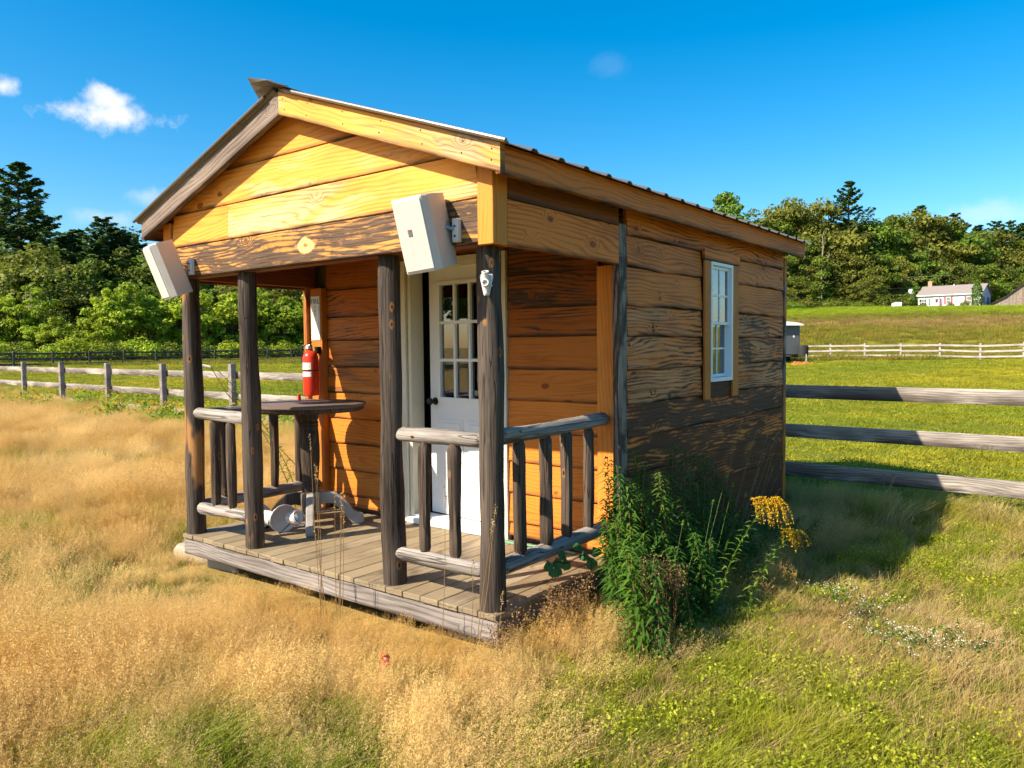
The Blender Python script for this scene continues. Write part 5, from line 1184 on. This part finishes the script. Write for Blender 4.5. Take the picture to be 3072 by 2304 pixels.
ng.links.new(gi.outputs[0], ip.inputs['Points']); ng.links.new(ci.outputs[0], ip.inputs['Instance']); ip.inputs['Pick Instance'].default_value = True
ng.links.new(named('pid', 'INT'), ip.inputs['Instance Index']); ng.links.new(named('rot', 'FLOAT_VECTOR'), ip.inputs['Rotation']); ng.links.new(named('scl', 'FLOAT'), ip.inputs['Scale'])
ng.links.new(ip.outputs[0], go.inputs[0])
md_ = grass.modifiers.new('scatter', 'NODES'); md_.node_group = ng

# ------------------------------------------------------------------ single plants
def plant_mesh(rg, base, tip, nleaf, ll, lw, droop=.35, bloom=False, r=.004, start=.05, topscale=.45):
    "stem curve from base to tip with alternate lance-shaped leaves"
    base = np.array(base, float); tip = np.array(tip, float); mid = (base * .45 + tip * .55); mid[:2] = base[:2] * .62 + tip[:2] * .38
    def cv(t): return (1 - t) ** 2 * base + 2 * t * (1 - t) * (mid * 2 - (base + tip) / 2) + t * t * tip
    stem = [cv(t) for t in np.linspace(0, 1, 7)]
    V, F, T = [], [], []; o = 0
    for i in range(nleaf):
        t = start + (1 - start) * (i + rg.uniform(0, 1)) / nleaf; a = i * 2.4 + rg.uniform(-.4, .4); s = (1 - (1 - topscale) * t ** 2) * rg.uniform(.75, 1.2)
        d = np.array([math.cos(a), math.sin(a), rg.uniform(.15, .7)]); d /= np.linalg.norm(d); sdv = np.cross(d, [0, 0, 1.0]); sdv /= np.linalg.norm(sdv)
        p = cv(t); L_ = ll * s; w_ = lw * s; dn = np.array([0, 0, -1.0]) * droop * L_
        up_ = np.array([0, 0, .18 * w_])
        pts = [p, p + d * L_ * .35 - sdv * w_ * .5 + up_, p + d * L_ * .38, p + d * L_ * .35 + sdv * w_ * .5 + up_, p + d * L_ * .72 - sdv * w_ * .32 + dn * .45, p + d * L_ * .74 + dn * .5, p + d * L_ * .72 + sdv * w_ * .32 + dn * .45, p + d * L_ + dn]
        V += pts; F += [(o, o + 1, o + 2, o + 2), (o, o + 2, o + 3, o + 3), (o + 1, o + 4, o + 5, o + 2), (o + 2, o + 5, o + 6, o + 3), (o + 4, o + 7, o + 5, o + 5), (o + 5, o + 7, o + 6, o + 6)]; T += [min(1, max(0, rg.uniform(.0, .6) + .45 * t))] * 8; o += 8
    return stem, V, F, T
def weed(name, label, base, tip, nleaf, ll, lw, mat, group=None, cat='weed', seed=0, stemmat='drystem', **kw):
    rg = np.random.default_rng(seed + 500); stem, V, F, T = plant_mesh(rg, base, tip, nleaf, ll, lw, **kw)
    root = empty(name, base, label, cat, group); b0 = Vector(base)
    MB().tube([Vector(q) - b0 for q in stem], [.0045, .0042, .004, .0035, .003, .0025, .0015], 5).build('stem', M[stemmat], root)
    me = bpy.data.meshes.new('foliage'); me.from_pydata([tuple(Vector(v) - b0) for v in V], [], [tuple(dict.fromkeys(f)) for f in F]); me.materials.append(mat)
    a = me.attributes.new('tone', 'FLOAT', 'POINT'); a.data.foreach_set('value', T); fo = mkobj('foliage', me, root); fo['kind'] = 'stuff'
    return root
def G3(x, y, dz=-.02): return (x, y, ghs(x, y) + dz)
wl = 'green leafy weeds against the cabin wall'
# tips given in the photo, on an upright plane beside the wall
for i, (px, py, xp, lit) in enumerate([(1822, 1372, .16, 0), (1850, 1400, .30, 0), (1880, 1440, .34, 1), (1902, 1352, .16, 0), (1935, 1400, .24, 0), (1975, 1420, .42, 1), (2018, 1335, .20, 0), (2050, 1345, .26, 0), (2085, 1360, .22, 0), (2115, 1358, .30, 0), (2140, 1395, .26, 0), (1890, 1590, .55, 1), (1868, 1640, .60, 1), (1845, 1560, .36, 1), (2000, 1500, .40, 0), (2040, 1460, .38, 0), (1815, 1500, .22, 0), (1858, 1480, .26, 0), (1925, 1500, .36, 0), (2090, 1450, .40, 0), (1800, 1610, .34, 0), (1835, 1700, .44, 0), (1960, 1560, .44, 0), (1840, 1440, .2, 0), (1870, 1520, .3, 0), (1905, 1470, .3, 0), (1950, 1470, .34, 0), (2005, 1420, .3, 0), (2065, 1420, .34, 0), (2130, 1470, .36, 0), (1815, 1560, .3, 0), (1850, 1620, .4, 0), (1910, 1640, .5, 0), (1985, 1600, .5, 0), (2060, 1540, .5, 0), (1930, 1600, .5, 0), (2110, 1530, .46, 0), (2160, 1440, .3, 0), (2190, 1480, .36, 0), (2170, 1540, .46, 0), (2230, 1520, .4, 0), (2080, 1600, .6, 0), (2130, 1620, .62, 0), (2200, 1590, .55, 0), (2250, 1580, .5, 0), (2020, 1640, .62, 0), (1960, 1680, .7, 0)]):
    tip = on(px, py, 0, xp); bx, by_ = xp + R_(.0, .08), tip.y + R_(-.12, .12)
    weed('leafy_weed', 'tall green weed in sunlit colour growing beside the porch corner' if lit else 'tall dark green leafy weed growing against the cabin wall', G3(bx, max(by_, .35)), tip, int(60 + 110 * max(.2, tip.z + .2)), .105, .021, M['leaf_weed' if not lit else 'leaf_sunlit'], wl if not lit else 'bright weeds beside the porch corner', seed=i, droop=.5, topscale=.6)
for i in range(26):
    yb_ = R_(.9, 3.6); xb_ = R_(.12, .5) + .1 * (yb_ > 2); hgt = R_(.18, .42) * (1.25 - .15 * yb_)
    b_ = G3(xb_, yb_); weed('leafy_weed', 'low spreading green weed in the shade along the cabin wall', b_, Vector(b_) + Vector((R_(.02, .22), R_(-.1, .2), hgt)), int(40 + 90 * hgt), .10, .018, M['leaf_weed'], 'low weeds along the cabin wall', seed=900 + i, droop=.5)
# goldenrod with drooping yellow plumes
def goldenrod(px, py, xp, off, label, k, seed, size=.13):
    rg = np.random.default_rng(seed); tip = on(px, py, 0, xp); base = Vector(G3(tip.x + off[0], tip.y + off[1]))
    root = weed('goldenrod', label, base, tip, 60, .085, .014, M['leaf_lit'], None, 'goldenrod', seed, topscale=.5, stemmat='leaf_lit')
    P0 = []; b0 = np.array(base); RHn = np.array([RH.x, RH.y, 0])
    for j in range(k):
        L_ = size * rg.uniform(.55, 1.15); st = np.array(tip) + RHn * (rg.uniform(-.75, .25) * size) + np.array([0, 0, rg.uniform(-.22, .04) * size])
        d = RHn * rg.uniform(.05, .75) + np.array([FH.x, FH.y, 0]) * rg.uniform(-.35, .35); dr = rg.uniform(.9, 1.5)
        for t in np.linspace(0, 1, 30): P0.append(st + d * L_ * t + np.array([0, 0, 1.0]) * L_ * (.35 * t - dr * t * t) + rg.normal(size=3) * .0028)
    V, F, T = leaf_cards(np.array(P0) - b0, .0062, rg, aspect=1.3); me = npmesh('bloom', V, F, M['gold'], T); o = mkobj('bloom', me, root); o['kind'] = 'stuff'
goldenrod(2318, 1495, 1.10, (-.42, .20), 'flowering goldenrod with the largest drooping yellow plume', 46, 71, .15)
goldenrod(2388, 1590, 1.16, (-.34, .12), 'small flowering goldenrod stem with a short drooping plume', 22, 72, .10)
weed('goldenrod', 'budding goldenrod without flowers leaning from the wall', G3(.35, 2.2), on(2240, 1570, 0, .55), 40, .075, .013, M['leaf_lit'], None, 'goldenrod', 73)
# weed by the left railing
weed('leafy_weed', 'sunlit yellow-green weed standing behind the far side railing', G3(-3.62, 1.55), on(640, 1098, 0, -3.6), 90, .13, .03, M['leaf_lit'], seed=81, droop=.3)
weed('leafy_weed', 'short side shoot of weed behind the far side railing', G3(-3.5, 1.4), on(672, 1150, 0, -3.5), 60, .11, .026, M['leaf_lit'], seed=82, droop=.3)
# vine with large leaves on the deck edge
vn = empty('vine', G3(.12, .72), 'vine with broad green leaves reaching over the deck edge', 'vine')
b0 = Vector(vn.location); lf = [(1672, 1690, .02), (1690, 1668, .05), (1665, 1712, .03), (1700, 1695, .06), (1645, 1700, .0), (1752, 1668, .06), (1775, 1690, .1), (1735, 1640, .05), (1788, 1655, .1)]
MB().tube([(0, 0, 0)] + [on(px, py, 0, xp) - b0 + Vector((0, 0, .01)) for px, py, xp in (lf[6], lf[5], lf[3], lf[0], lf[4])], .003, 5).build('stem', M['leaf_weed'], vn)
for k, (px, py, xp) in enumerate(lf):
    s = R_(.032, .045); q = [(0, -.9), (.75, -.75), (1.0, -.1), (.6, .55), (0, 1.1), (-.6, .55), (-1.0, -.1), (-.75, -.75)]
    mb = MB().add([(0, 0, .18 * s)] + [(x * s, 0 + .25 * s * abs(x), z * s) for x, z in q], [(0, i + 1, (i + 1) % 8 + 1) for i in range(8)]); mb.build('leaf', M['leaf_grape'], vn, on(px, py, 0, xp) - b0, (R_(-.9, -.2), R_(-.5, .5), R_(.2, 1.2)))
# dry standing grass stems in front of the deck
def stems(name, label, lst, yp, axis=1, group=None, mat='drystem', head=.10):
    b0 = on(*lst[0][1], axis, yp); root = empty(name, G3(b0.x, b0.y), label, 'grass stems', group); o0 = Vector(root.location)
    for k, (tp, bp) in enumerate(lst):
        t = on(*tp, axis, yp); bq = on(*bp, axis, yp); bq.z = min(bq.z, ghs(bq.x, bq.y) + .02); bq.z = ghs(bq.x, bq.y) - .02
        m_ = (t + bq) / 2 + Vector((R_(-.02, .02), R_(-.02, .02), 0)); MB().tube([bq - o0, (bq + m_) / 2 - o0, m_ - o0, t - o0], [.0024, .002, .0017, .001], 4).build('stem', M[mat], root)
        rg = np.random.default_rng(k + int(tp[0])); d = np.array((t - m_).normalized()); n = 26; tt = rg.uniform(0, 1, (n, 1)); P0 = np.array(t - o0) - d * head * tt + rg.normal(size=(n, 3)) * .0035
        V, F, T = leaf_cards(P0, .0055, rg, aspect=2.5); h = mkobj('seed_head', npmesh('seed_head', V, F, M[mat], T), root); h['kind'] = 'stuff'
stems('dry_grass_stems', 'tall dry grass stems in front of the middle of the deck', [((930, 1300), (965, 1820)), ((945, 1390), (972, 1840)), ((950, 1400), (960, 1830)), ((1005, 1470), (1010, 1800)), ((1027, 1480), (1018, 1800)), ((1022, 1500), (1012, 1790)), ((940, 1560), (985, 1800)), ((1030, 1520), (1022, 1780))], -.2)
stems('dry_grass_stems', 'tall dry grass stem crossing the corner post with the flag holder', [((1487, 1515), (1425, 1850)), ((1480, 1560), (1420, 1840)), ((1335, 1450), (1322, 1830)), ((1510, 1770), (1500, 1900)), ((1420, 1680), (1405, 1850))], -.12)
stems('dry_grass_stems', 'pale wispy dry stems leaning along the shaded cabin wall', [((2225, 1262), (2120, 1560)), ((2270, 1290), (2150, 1560)), ((2305, 1330), (2160, 1580)), ((2330, 1300), (2190, 1570)), ((2348, 1260), (2210, 1560)), ((2290, 1345), (2180, 1590)), ((2320, 1400), (2200, 1600)), ((2255, 1330), (2140, 1570)), ((2200, 1330), (2110, 1560)), ((2355, 1370), (2220, 1600)), ((2310, 1280), (2175, 1570)), ((2280, 1400), (2190, 1590))], .32, 0, head=.16)
stems('arching_grass', 'long green arching grass blades spilling from the weeds by the wall', [((2240, 1480), (2110, 1680)), ((2290, 1520), (2140, 1690)), ((2200, 1450), (2090, 1660)), ((2310, 1570), (2160, 1700)), ((2180, 1420), (2080, 1650)), ((2270, 1600), (2150, 1710)), ((2140, 1500), (2060, 1690)), ((2050, 1560), (1990, 1740)), ((2090, 1620), (2000, 1750)), ((1960, 1640), (1920, 1780)), ((2330, 1620), (2200, 1710)), ((2210, 1540), (2120, 1690))], .62, 0, mat='leaf_lit', head=.03)
stems('dry_grass_stems', 'pale dry stems standing in shade before the near grey fence', [((2620, 1395), (2560, 1500)), ((2690, 1420), (2610, 1480)), ((2680, 1430), (2620, 1490)), ((2560, 1460), (2500, 1560)), ((2570, 1480), (2530, 1600))], 4.2)
# brown seed heads below the deck corner
def brown(px, py, xp, label, seed):
    rg = np.random.default_rng(seed); c_ = on(px, py, 0, xp); g = Vector(G3(c_.x, c_.y)); root = empty('dried_weed', g, label, 'dried weed', 'dried brown weeds by the deck corner')
    P0 = []
    for k in range(9):
        t = c_ - g + Vector(rg.normal(size=3) * .045); MB().tube([(0, 0, 0), t * .5 + Vector((0, 0, .02)), t], [.002, .0016, .001], 4).build('stem', M['brownweed'], root); P0.append(np.array(t) + rg.normal(size=(46, 3)) * np.array([.028, .028, .03]))
    V, F, T = leaf_cards(np.concatenate(P0), .0075, rg, aspect=1.4); h = mkobj('seed_head', npmesh('seed_head', V, F, M['brownweed'], T), root); h['kind'] = 'stuff'
for k, (px, py, xp) in enumerate([(1668, 1830, .22), (1700, 1800, .2), (1655, 1780, .14), (1990, 1715, .62), (2020, 1740, .66), (1950, 1740, .6), (1505, 1900, .12), (1740, 1760, .24)]): brown(px, py, xp, 'dry brown weed with feathery seed head near the deck corner', 300 + k)
# white flower clump and yellow fence flowers
def flowers(name, label, x, y, n, rad, h, mat, seed, cat, group, sz=.012, leafm='leaf_lit'):
    rg = np.random.default_rng(seed); root = empty(name, G3(x, y), label, cat, group)
    P0 = np.stack([rg.normal(size=n) * rad, rg.normal(size=n) * rad, rg.uniform(.55, 1.0, n) * h], 1); st = MB()
    C = np.concatenate([P0 + rg.normal(size=(n, 3)) * np.array([.018, .018, .006]) * (h / .2) for _ in range(7)])
    V, F, T = leaf_cards(C, sz, rg, flat=.5, aspect=1.1); o = mkobj('bloom', npmesh('bloom', V, F, M[mat], T), root); o['kind'] = 'stuff'
    L0 = np.concatenate([np.stack([P0[:, 0] * t + rg.normal(size=n) * rad * .25, P0[:, 1] * t + rg.normal(size=n) * rad * .25, P0[:, 2] * t], 1) for t in np.linspace(.2, .92, 9)])
    V, F, T = leaf_cards(L0, sz * 1.5, rg, aspect=2.8); o = mkobj('foliage', npmesh('foliage', V, F, M[leafm], T), root); o['kind'] = 'stuff'
for k, (px, py) in enumerate([(2640, 1880), (2720, 1900), (2790, 1935), (2600, 1800), (2500, 1770), (2880, 1900)]):
    q = on(px, py, 2, -.15); flowers('white_wildflower', 'low clump of white wildflowers in the grass beside the cabin shadow', q.x, q.y, 26, .10, .17, 'white_flower', 400 + k, 'wildflower', 'white wildflower clumps', .0062, 'leaf_weed')
for k in range(26):
    xq = random.uniform(-27, -4.2); flowers('goldenrod_clump', 'clump of yellow goldenrod along the grey fence', xq, fence_y(xq) + R_(-.9, -.15), 16, .22, R_(.5, .8), 'gold', 440 + k, 'goldenrod', 'yellow goldenrod along the grey fence', .03)
# small bits
st_ = MB(); rg = np.random.default_rng(5); pts = []
for (z, k) in ((-.08, 1.0), (.05, 1.0), (.085, .9), (.095, .6)):
    pts.append([(math.cos(a) * .30 * k * (1 + .12 * math.sin(3 * a + 1)), math.sin(a) * .17 * k * (1 + .1 * math.cos(2 * a)), z + .01 * math.sin(2 * a)) for a in [i * math.pi / 8 for i in range(16)]])
st_.add(sum(pts, []), [(r * 16 + i, r * 16 + (i + 1) % 16, r * 16 + 16 + (i + 1) % 16, r * 16 + 16 + i) for r in range(3) for i in range(16)] + [tuple(range(48, 64))])
o = st_.build('flat_stone', M['stone'], None, G3(-3.27, .30, .02), (0, 0, .25), smooth=True); tag(o, 'flat tan stone lying at the end of the deck', 'stone')
sk = empty('marker_stake', G3(-4.1, 1.9), 'thin stake with a red and white end behind the far railing', 'stake'); t = on(590, 1092, 0, -4.1) - sk.location; t2 = on(632, 1101, 0, -4.02) - sk.location
MB().tube([(.1, .3, 0), t2 + Vector((.06, .12, -.25)), t2], .004, 5).build('shaft', M['drystem'], sk); MB().tube([t2, t * .7 + t2 * .3], .011, 7).build('sleeve', M['bracketwhite'], sk); MB().tube([t * .7 + t2 * .3, t], .0112, 7).build('tip', M['redplastic'], sk)
of = on(1155, 2010, 2, -.12); rb_ = MB(); vs = []; rg = np.random.default_rng(8)
for i in range(7):
    for j in range(4): vs.append((.011 * (j - 1.5) + rg.normal() * .005, rg.normal() * .01, .011 * (i - 3) + rg.normal() * .004))
o = rb_.add(vs, [(i * 4 + j, i * 4 + j + 1, i * 4 + j + 5, i * 4 + j + 4) for i in range(6) for j in range(3)]).build('marking_ribbon', M['orange'], None, of + Vector((0, 0, .045)), (.4, 0, .6)); so = o.modifiers.new('t', 'SOLIDIFY'); so.thickness = .002; tag(o, 'crumpled orange marking ribbon caught in the dry grass', 'ribbon')
